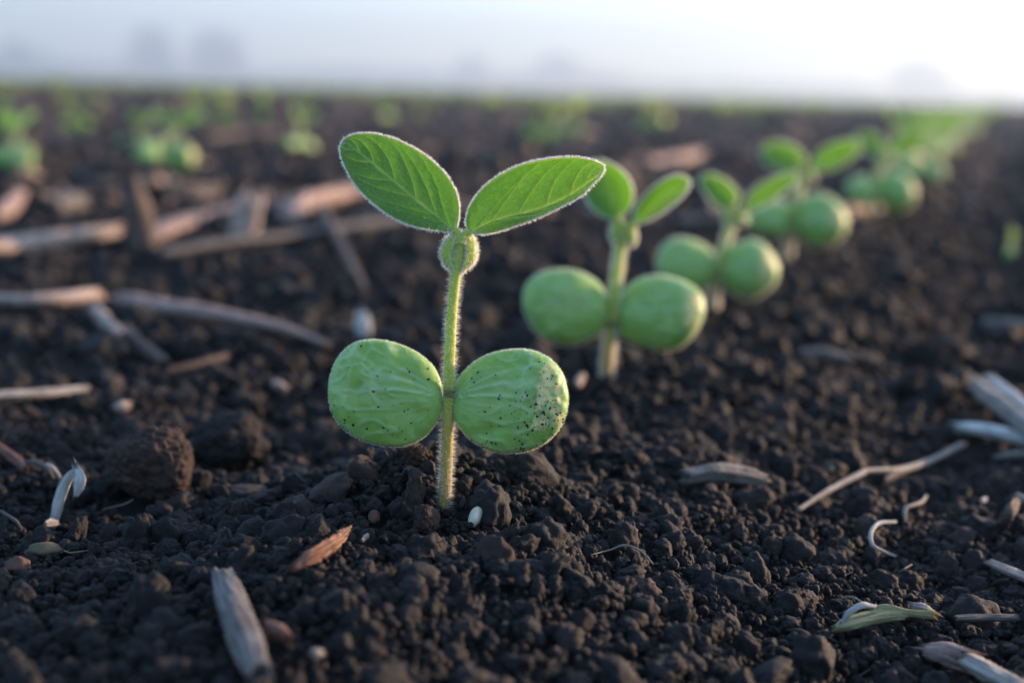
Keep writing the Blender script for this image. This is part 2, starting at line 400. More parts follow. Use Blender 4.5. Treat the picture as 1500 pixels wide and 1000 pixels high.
# ------------------------------------------------------------------ seedling parts
def leaf_part(P, up, low, mid, tilt, cup, fold, side, s, parent, base, rng, res=1.0, nhair=900, hairlen=0.55e-3, label=None, name='leaf', bend=0.0):
    """Leaf blade traced between an upper and a lower edge that meet at base and tip. s: metres per pixel; depth offsets in metres."""
    nu, nv = int(110 * res) + 8, 2 * int(34 * res) + 7
    if res >= 1: nu, nv = 270, 131
    u = 0.5 - 0.5 * np.cos(np.linspace(0.02, 0.995, nu) * math.pi)
    A, B_, Mi = catmull(up, u), catmull(low, u), catmull(mid, u)
    v = np.linspace(-1, 1, nv)
    vv = np.sign(v) * np.abs(v) ** 0.9
    Q = np.where(vv[None, :, None] > 0, Mi[:, None] + vv[None, :, None] * (A - Mi)[:, None], Mi[:, None] - vv[None, :, None] * (B_ - Mi)[:, None])
    U_ = np.repeat(u[:, None], nv, 1); V_ = np.repeat(vv[None, :], nu, 0)
    wid = np.sin(np.pi * np.clip(U_, 0, 1)) ** 0.7
    L = np.sum(np.linalg.norm(np.diff(Mi, axis=0), axis=1)) * s
    dy = tilt * V_ * wid + cup * (V_ ** 2) * wid + fold * U_ + bend * U_ ** 2 * L - 0.9e-3 * np.abs(V_) ** 0.8 * wid * -1
    W = P(Q[..., 0], Q[..., 1], dy)
    # veins
    vein = np.exp(-(np.abs(V_) * (0.25 + wid) * 21) ** 2) * 1.0
    vr = np.random.default_rng(int(Q[0, 0, 0] * 3 + Q[-1, 0, 1])); lad = np.zeros_like(vein)
    sec = np.zeros_like(vein); quilt = np.zeros_like(vein)
    for sg in (1, -1):
        for k, (uk, sw) in enumerate(((0.015, 0.62), (0.17, 0.52), (0.36, 0.42), (0.55, 0.33), (0.71, 0.25), (0.85, 0.16))):
            a = np.clip(V_ * sg, 0, 1); uk = uk + vr.normal() * 0.012; sw = sw * vr.uniform(0.88, 1.12)
            cu = uk + (0.03 if sg < 0 else 0) + sw * a ** 1.15 + 0.010 * perlin(a * 4, 0 * a + k * 3.1 + sg, 0.2, 21)
            ld = np.abs((a * (7 + k) + 0.5 * perlin(U_ * 30, a * 3, k * 2.2, 23) + vr.random()) % 1 - 0.5)
            between = np.clip(np.minimum(U_ - cu, cu + 0.13 - U_) / 0.004, 0, 1) * (V_ * sg > 0.02)
            lad = np.maximum(lad, 0.34 * np.exp(-(ld / 0.10) ** 2) * between * (0.5 + perlin(U_ * 24, a * 8, 0.6, 25)))
            on = (V_ * sg > -0.02)
            sec = np.maximum(sec, on * np.exp(-((U_ - cu) / 0.0068) ** 2) * (1 - 0.6 * a ** 2))
            quilt = np.maximum(quilt, on * np.exp(-((U_ - cu) / 0.034) ** 2) * (1 - 0.6 * a))
    quilt = np.maximum(quilt, np.exp(-(V_ * 6) ** 2))
    net = perlin(Q[..., 0] / 7.0, Q[..., 1] / 7.0, 0.4, 11)
    gu = np.gradient(W, axis=0); gv = np.gradient(W, axis=1); N = unit(np.cross(gu, gv))
    N = np.where((N[..., 1] > 0)[..., None], -N, N)
    edge = 1 - np.abs(V_) ** 6
    margin = sstep(0.955, 0.99, np.abs(V_)) * 0.9
    k = s / 0.11e-3
    disp = (-0.25e-3 * quilt - 0.12e-3 * sec + 0.13e-3 * net) * edge * min(k, 1.6)
    W = W + N * disp[..., None]
    th = 0.32e-3 * (0.35 + 0.65 * (1 - V_ ** 4))
    if res < 1: th = th * 1.3
    Bk = W - N * th[..., None]
    mb = MB()
    va = np.clip(np.maximum(np.maximum(vein, 0.9 * sec), np.maximum(margin, lad)), 0, 1)
    n = nu * nv
    mb.add(np.concatenate([W.reshape(-1, 3), Bk.reshape(-1, 3)]),
           grid_faces(nu, nv) + grid_faces(nu, nv, flip=True, off=n)
           + [(i * nv, (i + 1) * nv, (i + 1) * nv + n, i * nv + n) for i in range(nu - 1)]
           + [(i * nv + nv - 1, i * nv + nv - 1 + n, (i + 1) * nv + nv - 1 + n, (i + 1) * nv + nv - 1) for i in range(nu - 1)]
           + [(j, j + n, j + 1 + n, j + 1) for j in range(nv - 1)]
           + [((nu - 1) * nv + j, (nu - 1) * nv + j + 1, (nu - 1) * nv + j + 1 + n, (nu - 1) * nv + j + n) for j in range(nv - 1)],
           0, vein=np.concatenate([va.ravel(), va.ravel()]))
    if nhair:
        seg = np.linalg.norm(np.diff(A, axis=0), axis=1); segl = np.linalg.norm(np.diff(B_, axis=0), axis=1)
        for col, sgm, cnt in ((nv - 1, seg, nhair // 2), (0, segl, nhair // 2)):
            cw = np.concatenate([[0], np.cumsum(sgm)]); x = rng.uniform(0, cw[-1], cnt)
            i = np.clip(np.searchsorted(cw, x) - 1, 0, nu - 2); fr = ((x - cw[i]) / np.maximum(sgm[i], 1e-9))[:, None]
            pos = 0.5 * (W + Bk)[i, col] * (1 - fr) + 0.5 * (W + Bk)[i + 1, col] * fr
            inn = 0.5 * (W + Bk)[i, col + (-3 if col else 3)]
            out = unit(pos - inn) + rng.normal(size=(cnt, 3)) * 0.35 + N[i, col] * rng.normal(size=cnt)[:, None] * 0.55
            add_hairs(mb, pos, out, rng.uniform(0.5, 1.25, cnt) * hairlen, 0.046e-3 * max(1, k * 0.85), rng, 1)
        cnt = nhair // 3
        i = rng.integers(3, nu - 3, cnt); j = rng.integers(2, nv - 2, cnt)
        add_hairs(mb, W[i, j], N[i, j] + rng.normal(size=(cnt, 3)) * 0.5, rng.uniform(0.25, 0.5, cnt) * 1e-3, 0.016e-3, rng, 1)
    o = mb.build(name, [M['leaf'], M['hair']], parent, base)
    if label: o['label'] = label
    return o

def cotyledon_part(P, outline, attach, Tf, Tb, tiltz, tiltx, s, parent, base, rng, res=1.0, nhair=1500, specks=0, scar=None, speck_bias=None, label=None, seed=1, wrinkle=1.0):
    ns, nt = int(110 * res) + 14, int(34 * res) + 5
    O = catmull(outline, ns, closed=True); c = O.mean(0)
    tt = np.linspace(0, math.pi, 2 * nt + 1)[1:-1]
    Q = c + np.sin(tt)[:, None, None] ** 0.97 * (O - c)[None]
    cs = np.cos(tt); dep = np.where(cs > 0, -Tf * np.abs(cs) ** 0.95, Tb * np.abs(cs) ** 0.9)[:, None] * np.ones((1, ns))
    front = (cs > 0)[:, None] * np.sin(np.clip(np.abs(cs) * 2.2, 0, 1) * math.pi / 2)[:, None]
    # relief of the front face: ribs that leave the stalk and blisters towards the far top
    a = np.asarray(attach, float); ax = c - a; ang0 = math.atan2(ax[1], ax[0])
    d = Q - a; dist = np.hypot(d[..., 0], d[..., 1]) / np.hypot(*ax) / 2
    an = np.arctan2(d[..., 1], d[..., 0]) - ang0; an = (an + math.pi) % (2 * math.pi) - math.pi
    sg = 1 if ax[0] > 0 else -1
    an = an * sg                       # negative: upwards in the picture
    rib = np.zeros_like(dist)
    for phi, w, am, cv in ((-0.52, 0.030, 0.7, 0.30), (-0.33, 0.045, 0.9, 0.32), (-0.10, 0.045, 1.0, 0.24), (0.14, 0.05, 0.35, -0.15), (0.42, 0.04, 0.25, -0.2)):
        rib = np.maximum(rib, am * np.exp(-((an - phi - cv * (dist - 0.4)) / w) ** 2) * (1 - sstep(0.35, 0.8, dist)))
    px = 0.11e-3 / s
    f1, f2 = worley(Q[..., 0] / (30 * px), Q[..., 1] / (30 * px), np.zeros_like(dist) + 0.37, seed)
    blist = np.exp(-((f2 - f1) / 0.11) ** 2) * sstep(0.45, 0.75, dist) * sstep(0.25, -0.35, an)
    soft = perlin(Q[..., 0] / (45 * px), Q[..., 1] / (45 * px), 0.5, seed + 3)
    dent = np.minimum(0, perlin(Q[..., 0] / (27 * px), Q[..., 1] / (27 * px), 0.9, seed + 9) + 0.02)
    fold = 1 - np.abs(perlin(Q[..., 0] / (38 * px), Q[..., 1] / (20 * px), 0.2, seed + 12)) * 5; fold = np.clip(fold, 0, 1) ** 2 * sstep(0.2, 0.6, dist)
    rel = (0.19e-3 * rib + 0.14e-3 * blist + 0.85e-3 * soft + 0.85e-3 * dent + 0.20e-3 * fold) * front * wrinkle * (s / 0.11e-3) ** 0.5
    sc = np.zeros_like(dist)
    if scar is not None:
        q = (Q - np.array(scar[:2])) / np.array(scar[2:4])
        sc = np.exp(-np.sum(q * q, -1)) * front
        rel = rel + sc * (0.25e-3 + 0.5e-3 * perlin(Q[..., 0] / 9, Q[..., 1] / 9, 0.2, seed + 7))
    dy = dep - rel + tiltz * (c[1] - Q[..., 1]) * s + tiltx * (Q[..., 0] - c[0]) * s
    W = P(Q[..., 0], Q[..., 1], dy)
    nr = len(tt)
    pf = P(c[0], c[1], np.array(-Tf)); pb = P(c[0], c[1], np.array(Tb))
    V = np.concatenate([W.reshape(-1, 3), pf[None], pb[None]])
    f = grid_faces(nr, ns, wrap_v=True)
    f += [(nr * ns, (j + 1) % ns, j) for j in range(ns)]
    f += [(nr * ns + 1, (nr - 1) * ns + j, (nr - 1) * ns + (j + 1) % ns) for j in range(ns)]
    va = np.clip(rib * 0.85 + blist * 0.5 + fold * 0.45, 0, 1) * front
    z2 = np.zeros(2)
    mb = MB(); mb.add(V, f, 0, vein=np.concatenate([va.ravel(), z2]), scar=np.concatenate([sc.ravel(), z2]))
    gu = np.gradient(W, axis=0); gv = np.roll(W, -1, 1) - np.roll(W, 1, 1); N = unit(np.cross(gv, gu))
    cen = P(c[0], c[1], np.array(0.0))
    N = np.where((np.sum(N * (W - cen), -1) < 0)[..., None], -N, N)
    if nhair:
        # short down that shows where the rim is seen edge-on
        i = np.clip((nr // 2 + rng.normal(size=nhair) * nr * 0.07).astype(int), 1, nr - 2); j = rng.integers(0, ns, nhair)
        jf = rng.random(nhair)[:, None]; jn = (j + 1) % ns
        add_hairs(mb, W[i, j] * (1 - jf) + W[i, jn] * jf, N[i, j] * (1 - jf) + N[i, jn] * jf + rng.normal(size=(nhair, 3)) * 0.5, rng.uniform(0.08, 0.27, nhair) * 1e-3 * max(1, (s / 0.11e-3) * 1.3), 0.016e-3 * max(1, s / 0.13e-3), rng, 1)
    if specks:
        pv, pf_ = ico(1)
        cand_i = rng.integers(1, int(nr * 0.47), specks * 12); cand_j = rng.integers(0, ns, specks * 12)
        q = Q[cand_i, cand_j]
        wgt = np.ones(len(q)) if speck_bias is None else speck_bias(q)
        pick = rng.choice(len(q), specks, replace=False, p=wgt / wgt.sum())
        for k in pick:
            r = min(rng.lognormal(math.log(0.078e-3), 0.6), 0.18e-3)
            sh = pv * rng.uniform(0.4, 1.7, 3) * r; sh = sh @ np.linalg.qr(rng.normal(size=(3, 3)))[0] + rng.normal(size=pv.shape) * r * 0.3
            mb.add(W[cand_i[k], cand_j[k]] + sh, pf_, 2)
    o = mb.build('cotyledon', [M['coty'], M['hair'], M['dirt']], parent, base)
    if label: o['label'] = label
    return o

def tube(pts, radii, sides=20, up=np.array([0, -1.0, 0]), asp=1.0):
    p = np.asarray(pts); t = unit(np.gradient(p, axis=0))
    sd = unit(np.cross(t, up)); nn = np.cross(sd, t)
    a = np.linspace(0, 2 * math.pi, sides, endpoint=False)
    r = np.asarray(radii)[:, None, None]
    N = np.cos(a)[None, :, None] * sd[:, None] + np.sin(a)[None, :, None] * nn[:, None]
    V = p[:, None] + r * (np.cos(a)[None, :, None] * sd[:, None] + asp * np.sin(a)[None, :, None] * nn[:, None])
    return V, N, t

def tube_part(name, P, pts, s, parent, base, rng, mats, nring=60, sides=20, nhair=0, hairlen=0.8e-3, tone=(0, 1), collar=None, parent_hair=True, hair_r=0.030e-3):
    """pts: rows of (px, py, depth offset in m, radius px)."""
    q = catmull(pts, nring)
    pos = P(q[:, 0], q[:, 1], q[:, 2])
    V, N, t = tube(pos, q[:, 3] * s, sides)
    u = np.linspace(0, 1, nring)
    uv = np.stack([np.repeat(np.linspace(0, 1, sides)[None], nring, 0) * 3.0, np.repeat(u[:, None], sides, 1) * 40], -1)
    tn = np.repeat((tone[0] + (tone[1] - tone[0]) * u)[:, None], sides, 1)
    col = np.zeros_like(tn) if collar is None else np.repeat(np.exp(-((u - collar) / 0.018) ** 2)[:, None], sides, 1)
    mb = MB()
    vv = np.concatenate([V.reshape(-1, 3), pos[:1], pos[-1:] + t[-1:] * q[-1, 3] * s * 0.5])
    f = grid_faces(nring, sides, wrap_v=True, flip=True)
    f += [(nring * sides, j, (j + 1) % sides) for j in range(sides)]
    f += [(nring * sides + 1, (nring - 1) * sides + (j + 1) % sides, (nring - 1) * sides + j) for j in range(sides)]
    z2 = np.zeros(2)
    mb.add(vv, f, 0, uv=np.concatenate([uv.reshape(-1, 2), np.zeros((2, 2))]), tone=np.concatenate([tn.ravel(), [tone[0], tone[1]]]), collar=np.concatenate([col.ravel(), z2]))
    if nhair:
        i = rng.integers(0, nring - 1, nhair); fr = rng.uniform(0, 1, nhair)[:, None]; j = rng.integers(0, sides, nhair)
        pp = V[i, j] * (1 - fr) + V[i + 1, j] * fr
        dd = N[i, j] + t[i] * rng.normal(0.0, 0.22, nhair)[:, None] + rng.normal(size=(nhair, 3)) * 0.12
        add_hairs(mb, pp, dd, rng.uniform(0.5, 1.25, nhair) * hairlen, hair_r, rng, 1)
    return mb.build(name, mats, parent, base)

def blob_part(name, P, outline, Tf, Tb, dy0, s, parent, base, rng, mats, nhair=400, hairlen=0.6e-3, res=1.0, hair_r=0.03e-3, tiltx=0.0):
    ns, nt = int(40 * res) + 10, int(14 * res) + 4
    O = catmull(outline, ns, closed=True); c = O.mean(0)
    tt = np.linspace(0, math.pi, 2 * nt + 1)[1:-1]
    Q = c + np.sin(tt)[:, None, None] * (O - c)[None]
    cs = np.cos(tt); dy = dy0 + np.where(cs > 0, -Tf * cs, -Tb * cs)[:, None] * np.ones((1, ns)) + tiltx * (Q[..., 0] - c[0]) * s
    W = P(Q[..., 0], Q[..., 1], dy); nr = len(tt)
    V = np.concatenate([W.reshape(-1, 3), P(c[0], c[1], np.array(dy0 - Tf))[None], P(c[0], c[1], np.array(dy0 + Tb))[None]])
    f = grid_faces(nr, ns, wrap_v=True)
    f += [(nr * ns, (j + 1) % ns, j) for j in range(ns)] + [(nr * ns + 1, (nr - 1) * ns + j, (nr - 1) * ns + (j + 1) % ns) for j in range(ns)]
    mb = MB(); mb.add(V, f, 0, vein=np.zeros(len(V)), tone=np.full(len(V), 0.85))
    if nhair:
        cen = P(c[0], c[1], np.array(dy0)); N = unit(W - cen)
        i = np.clip((nr // 2 + rng.normal(size=nhair) * nr * 0.16).astype(int), 0, nr - 1); j = rng.integers(0, ns, nhair)
        add_hairs(mb, W[i, j], N[i, j] + rng.normal(size=(nhair, 3)) * 0.35, rng.uniform(0.5, 1.2, nhair) * hairlen, hair_r, rng, 1)
    return mb.build(name, mats, parent, base)

def seedling(spec, label, group=None, hairk=1.0, res=1.0, seed=1):
    rng = np.random.default_rng(seed)
    bpx = spec['base']
    base = ground(*bpx)
    Y0 = base[1]; s = np.linalg.norm(base - CAM) * math.cos(0.12) / FPX
    s = (FW @ (base - CAM)) / FPX
    lean = spec.get('lean', 0.0)
    def P(px, py, dy): return plane(np.asarray(px, float), np.asarray(py, float), Y0 + np.asarray(dy, float) + lean * (bpx[1] - np.asarray(py, float)) * s)
    root = empty('soybean_seedling', base, label, 'seedling', group)
    k = s / 0.11e-3
    hr = 0.030e-3 * max(1, k * 0.8)
    st = np.array(spec['stem'], float); nlow = spec['node_u']
    tube_part('stem', P, np.column_stack([st[:, 0], st[:, 1], st[:, 3] * s, st[:, 2] * spec.get('slim', 0.68)]), s, root, base, rng, [M['stem'], M['hair']],
              int(70 * res) + 6, int(18 * res) + 6, int(5000 * hairk), 0.90e-3 * spec.get('hairL', 1), (0, 1), nlow, hair_r=hr * 0.45 * spec.get('hairR', 1))
    for pt in spec['petioles']:
        pt = np.array(pt, float)
        tube_part('petiole', P, np.column_stack([pt[:, 0], pt[:, 1], pt[:, 3] * s, pt[:, 2]]), s, root, base, rng, [M['stem'], M['hair']],
                  int(14 * res) + 4, int(10 * res) + 6, int(180 * hairk), 0.55e-3, (0.85, 0.95), hair_r=hr)
    for sp_ in spec.get('stipules', ()):
        blob_part('stipule', P, sp_['o'], sp_['tf'] * s, sp_['tb'] * s, sp_['dy'] * s, s, root, base, rng, [M['stem'], M['hair']], int(1300 * hairk), 0.75e-3, res, hr, sp_.get('tx', 0))
    for i, c in enumerate(spec['cotyledons']):
        cotyledon_part(P, c['o'], c['a'], c.get('tf', 17) * 1.5 * s, c.get('tb', 14) * s, c.get('tz', 0.25), c.get('tx', 0), s, root, base, rng, res, int(3600 * hairk),
                       c.get('specks', 0), c.get('scar'), c.get('bias'), c.get('label'), seed * 7 + i, c.get('wr', 1.0))
    for lf in spec['leaves']:
        leaf_part(P, lf['up'], lf['low'], lf['mid'], lf['tilt'] * s, lf['cup'] * s, lf['fold'] * s, 1, s, root, base, rng, res, int(2500 * hairk), 0.48e-3 * spec.get('hairL', 1), lf.get('label'), bend=lf.get('bend', 0))
    return root, base, s

def ell(cx, cy, rx, ry, rot=0, n=14, egg=0.0):
    a = np.linspace(0, 2 * math.pi, n, endpoint=False); c, s_ = math.cos(rad(rot)), math.sin(rad(rot))
    hr_ = np.random.default_rng(int(cx * 7 + cy)); wob = 1 + sum(hr_.normal() * 0.028 * np.cos(k * a + hr_.uniform(0, 6.28)) for k in (2, 3, 4)) if rx > 25 else 1
    x = rx * np.cos(a) * wob; y = ry * np.sin(a) * wob
    return np.column_stack([cx + c * x - s_ * y, cy + s_ * x + c * y])

def bias1(q):
    w = 0.25 + 3.5 * np.exp(-(((q[:, 0] - 795) / 24) ** 2 + ((q[:, 1] - 615) / 34) ** 2)) + 1.6 * np.exp(-(((q[:, 0] - 800) / 22) ** 2 + ((q[:, 1] - 540) / 20) ** 2))
    return w + 0.6 * (q[:, 1] > 600)
def bias0(q): return 0.08 + 0.5 * (q[:, 1] > 590) + 1.0 * (q[:, 1] > 615) * (q[:, 0] < 545) + 0.8 * (q[:, 0] > 632) * (q[:, 1] > 575)

SP1 = dict(base=(652, 733), lean=0.17, node_u=0.435,
    stem=[(649, 750, 14.5, 0), (652, 715, 13.5, 0), (655, 650, 13, 0), (656.5, 590, 12, 0), (657.5, 575, 12, 0), (659, 520, 11.5, 0), (662, 460, 11, 0), (667, 410, 11, 0), (671, 380, 11.5, 0), (674, 352, 11, 0)],
    petioles=[[(673, 358, 9, 0), (671, 347, 7.5, 0), (667, 336, 6, 0)], [(676, 358, 9, 0), (680, 348, 8, 0), (688, 339, 6.5, 0)]],
    stipules=[dict(o=[(667, 347), (657, 347), (649, 357), (646, 372), (651, 387), (659, 396), (666, 398), (663, 375)], tf=9, tb=13, dy=2, tx=-0.5),
              dict(o=[(682, 347), (690, 346), (697, 355), (699, 370), (694, 385), (684, 395), (675, 399), (682, 374)], tf=9, tb=13, dy=2, tx=0.5)],
    cotyledons=[
        dict(o=[(649, 583), (645, 556), (632, 533), (606, 513), (575, 501), (545, 497), (517, 503), (496, 522), (484, 548), (481, 578), (486, 604), (502, 627), (528, 644), (560, 653), (592, 653), (620, 641), (640, 618), (648, 600)],
             a=(652, 584), tf=20, tb=17, tz=0.16, tx=0.10, specks=85, bias=bias0, label='left smooth cotyledon with few specks'),
        dict(o=[(661, 588), (668, 560), (686, 537), (712, 520), (744, 512), (775, 512), (803, 523), (823, 544), (832, 574), (830, 605), (815, 634), (790, 654), (757, 663), (722, 661), (693, 647), (672, 625), (662, 605)],
             a=(658, 583), tf=20, tb=17, tz=0.16, tx=-0.05, specks=260, bias=bias1, scar=(804, 582, 23, 46), label='blotched right cotyledon with cream scarring')],
    leaves=[
        dict(up=[(668, 340), (672, 318), (671, 292), (660, 266), (640, 242), (612, 221), (580, 205), (550, 197), (522, 197), (504, 204), (499, 210)],
             low=[(668, 340), (640, 338), (605, 331), (575, 318), (548, 299), (525, 276), (509, 252), (500, 230), (498, 217), (499, 210)],
             mid=[(668, 340), (650, 324), (610, 292), (570, 258), (530, 225), (510, 210), (499, 210)], tilt=26, cup=-14, fold=12),
        dict(up=[(686, 341), (683, 322), (690, 300), (707, 277), (732, 257), (764, 242), (800, 234), (838, 231), (866, 235), (883, 242), (886, 247)],
             low=[(686, 341), (712, 342), (745, 334), (785, 320), (822, 303), (852, 286), (873, 266), (884, 253), (886, 247)],
             mid=[(686, 341), (708, 328), (742, 316), (785, 306), (828, 288), (862, 266), (880, 252), (886, 247)], tilt=30, cup=-24, fold=-10)])

SP2 = dict(base=(888, 562), node_u=0.41, hairL=1.15, hairR=2.0,
    stem=[(886, 575, 13.5, 0), (889, 545, 13, 0), (893, 500, 12.5, 0), (897, 462, 12, 0), (899, 450, 12, 0), (903, 410, 11, 0), (907, 375, 11, 0), (911, 345, 12, 0), (913, 330, 12, 0)],
    petioles=[[(911, 338, 9, 0), (906, 328, 8, 0), (902, 318, 6, 0)], [(915, 340, 10, 0), (922, 334, 9, 0), (928, 328, 7, 0)]],
    stipules=[dict(o=ell(903, 338, 9, 17, 12, 10), tf=9, tb=10, dy=0), dict(o=ell(923, 344, 9, 16, -14, 10), tf=9, tb=10, dy=0)],
    cotyledons=[
        dict(o=ell(829, 449, 64, 56, 8, 16, 0.0), a=(893, 460), tf=24, tb=18, tz=0.25, tx=0.1, label='left cotyledon'),
        dict(o=ell(966, 458, 64, 57, -3, 16, 0.0), a=(900, 460), tf=24, tb=18, tz=0.25, tx=-0.25, scar=(1015, 455, 11, 34), label='right cotyledon with pale outer edge')],  # low sun on the right rim, painted into the flesh as a cream patch
    leaves=[
        dict(up=[(902, 321), (920, 308), (927, 285), (920, 262), (903, 245), (882, 236), (866, 235)], low=[(902, 321), (880, 315), (862, 296), (855, 272), (856, 250), (866, 235)],
             mid=[(902, 321), (896, 292), (884, 262), (866, 235)], tilt=10, cup=-18, fold=16),
        dict(up=[(928, 330), (931, 308), (948, 284), (972, 265), (995, 257), (1009, 262)], low=[(928, 330), (955, 320), (982, 303), (1001, 286), (1010, 272), (1009, 262)],
             mid=[(928, 330), (945, 312), (970, 292), (992, 275), (1009, 262)], tilt=34, cup=-30, fold=-8)])

SP3 = dict(base=(1045, 458), node_u=0.40, hairL=1.25, hairR=2.4,
    stem=[(1044, 466, 10, 0), (1046, 445, 9.5, 0), (1049, 418, 9.5, 0), (1053, 398, 9, 0), (1055, 388, 9, 0), (1062, 360, 8.5, 0), (1069, 335, 9, 0), (1075, 315, 9, 0)],
    petioles=[[(1073, 320, 7, 0), (1071, 312, 6, 0), (1070, 305, 5, 0)], [(1076, 320, 7, 0), (1084, 313, 6, 0), (1091, 306, 5, 0)]],
    stipules=[dict(o=ell(1066, 318, 7, 12, 10, 10), tf=7, tb=7, dy=0), dict(o=ell(1086, 319, 8, 11, -30, 10), tf=7, tb=7, dy=0)],
    cotyledons=[
        dict(o=ell(1005, 388, 44, 40, 8, 16), a=(1050, 398), tf=22, tb=18, tz=0.25, tx=0.15, wr=0.7),
        dict(o=ell(1097, 395, 43, 43, 0, 16), a=(1056, 398), tf=24, tb=18, tz=0.2, tx=-0.3, scar=(1124, 388, 12, 30), wr=0.7)],  # sunlit outer rim of the right cotyledon painted in cream
    leaves=[
        dict(up=[(1072, 308), (1082, 290), (1072, 272), (1055, 260), (1038, 255), (1026, 258)], low=[(1072, 308), (1058, 308), (1042, 296), (1030, 278), (1024, 266), (1026, 258)],
             mid=[(1072, 308), (1058, 290), (1040, 270), (1026, 258)], tilt=14, cup=-14, fold=10),
        dict(up=[(1091, 308), (1096, 288), (1112, 272), (1135, 260), (1155, 254), (1170, 256)], low=[(1091, 308), (1112, 304), (1138, 290), (1158, 274), (1168, 264), (1170, 256)],
             mid=[(1091, 308), (1110, 292), (1140, 272), (1170, 256)], tilt=20, cup=-16, fold=-8)])

SP4 = dict(base=(1151, 391), node_u=0.43, hairL=1.35, hairR=2.6,
    stem=[(1150, 398, 8.5, 0), (1153, 375, 8.5, 0), (1157, 352, 8, 0), (1161, 330, 8, 0), (1165, 300, 8, 0), (1171, 270, 8.5, 0), (1177, 250, 8.5, 0)],
    petioles=[[(1175, 256, 6, 0), (1172, 250, 5, 0), (1168, 245, 4.5, 0)], [(1178, 256, 6, 0), (1184, 250, 5, 0), (1190, 245, 4.5, 0)]],
    stipules=[dict(o=ell(1170, 257, 6, 10, 10, 10), tf=6, tb=6, dy=0), dict(o=ell(1187, 258, 7, 10, -30, 10), tf=6, tb=6, dy=0)],
    cotyledons=[
        dict(o=ell(1130, 320, 34, 29, 8, 16), a=(1158, 330), tf=18, tb=14, tz=0.25, tx=0.15, wr=0.7),
        dict(o=ell(1201, 323, 41, 39, 0, 16), a=(1163, 330), tf=22, tb=16, tz=0.2, tx=-0.3, scar=(1228, 318, 11, 27), wr=0.7)],  # right cotyledon's sun-side rim is painted pale, as on the third seedling
    leaves=[
        dict(up=[(1169, 248), (1180, 234), (1166, 216), (1145, 208), (1126, 210), (1114, 218)], low=[(1169, 248), (1150, 252), (1132, 246), (1119, 234), (1114, 218)],
             mid=[(1169, 248), (1150, 232), (1130, 222), (1114, 218)], tilt=12, cup=-10, fold=8),
        dict(up=[(1190, 248), (1192, 232), (1210, 215), (1232, 207), (1250, 206), (1262, 211)], low=[(1190, 248), (1212, 250), (1238, 240), (1255, 226), (1262, 211)],
             mid=[(1190, 248), (1212, 234), (1238, 222), (1262, 211)], tilt=14, cup=-12, fold=-8)])

# mounds hold the soil up round the first seedling
BUMPS.append((B1[0] - 0.006, B1[1] + 0.017, 0.0080, 0.017))
BUMPS.append((B1[0], B1[1], 0.0030, 0.013))
BUMPS.append((B1[0] + 0.020, B1[1] + 0.012, 0.0030, 0.018))
_h0 = float(_H(B1[0], B1[1]))

s1, b1, sc1 = seedling(SP1, 'sharp foremost soybean seedling with veined open leaves and dirt-specked round cotyledons', 'seedlings of the main row', 1.0, 1.0, 3)
s2, b2, sc2 = seedling(SP2, 'slightly blurred second seedling just behind the sharp foremost one', 'seedlings of the main row', 0.8, 0.6, 4)
s3, b3, sc3 = seedling(SP3, 'third seedling of the row, stem leaning right, behind the slightly blurred second one', 'seedlings of the main row', 0.6, 0.45, 5)
s4, b4, sc4 = seedling(SP4, 'fourth seedling of the row, half overlapped by the leaning third one', 'seedlings of the main row', 0.5, 0.4, 6)

# ------------------------------------------------------------------ far seedlings
protos = [(s3, b3), (s4, b4), (s2, b2)]
def place(proto, x, y, rz, sc, label, group):
    c = copy_tree(proto[0]); c.location = (x, y, float(H(x, y)) - 0.001)
    c.rotation_euler = (0, 0, rz); c.scale = (sc, sc, sc)
    tag(c, label, 'seedling', group); return c

b5 = ground(1276, 330); place(protos[1], b5[0], b5[1], 0.25, 1.0, 'fifth seedling of the row with one bright leaf held upright', 'seedlings of the main row')
b6 = ground(1345, 278); place(protos[0], b6[0], b6[1], -0.4, 0.95, 'sixth seedling of the row, melting into the green band beyond', 'seedlings of the main row')
n_ind = 6
rr = random.Random(5)
t6 = float((b6[:2] - B1[:2]) @ RD)
def rowpt(l, t): return B1[0] + RN[0] * l + RD[0] * t, B1[1] + RN[1] * l + RD[1] * t
t = t6 + 0.11
while t < 5.5:
    x, y = rowpt(rr.gauss(0, 0.006), t)
    place(protos[rr.randrange(3)], x, y, rr.uniform(-0.7, 0.7), rr.uniform(0.85, 1.1), 'blurred seedling in the green band where the main row runs to the horizon', 'distant seedlings of the main row'); n_ind += 1
    t += rr.uniform(0.06, 0.095)

q2 = [((18, 272), 'blurred bluish green seedling cut by the left edge of the view', 0.9, 1), ((241, 262), 'blurred seedling with a bright leaf and a yellow green cotyledon, above the standing stub', 1.08, 0), ((437, 246), 'blurred narrow upright seedling between the bright leaved one and the sharp left leaf', 0.9, 2)]
LROW = None
p = ground(203, 238); place(protos[2], p[0], p[1], 0.35, 0.75, 'blurred smaller seedling whose bright leaf overlaps the one above the standing stub', 'seedlings of the second row'); n_ind += 1
for (px, py), lab, sc, pi in q2:
    p = ground(px, py); place(protos[pi], p[0], p[1], {0: 0.6, 1: -0.5, 2: 1.2}[pi], sc, lab, 'seedlings of the second row'); n_ind += 1
    LROW = float((p[:2] - B1[:2]) @ RN)
p = ground(1478, 390); place(protos[0], p[0], p[1], 1.3, 0.42, 'tiny blurred green sprout right of the main row on bare soil', None); n_ind += 1

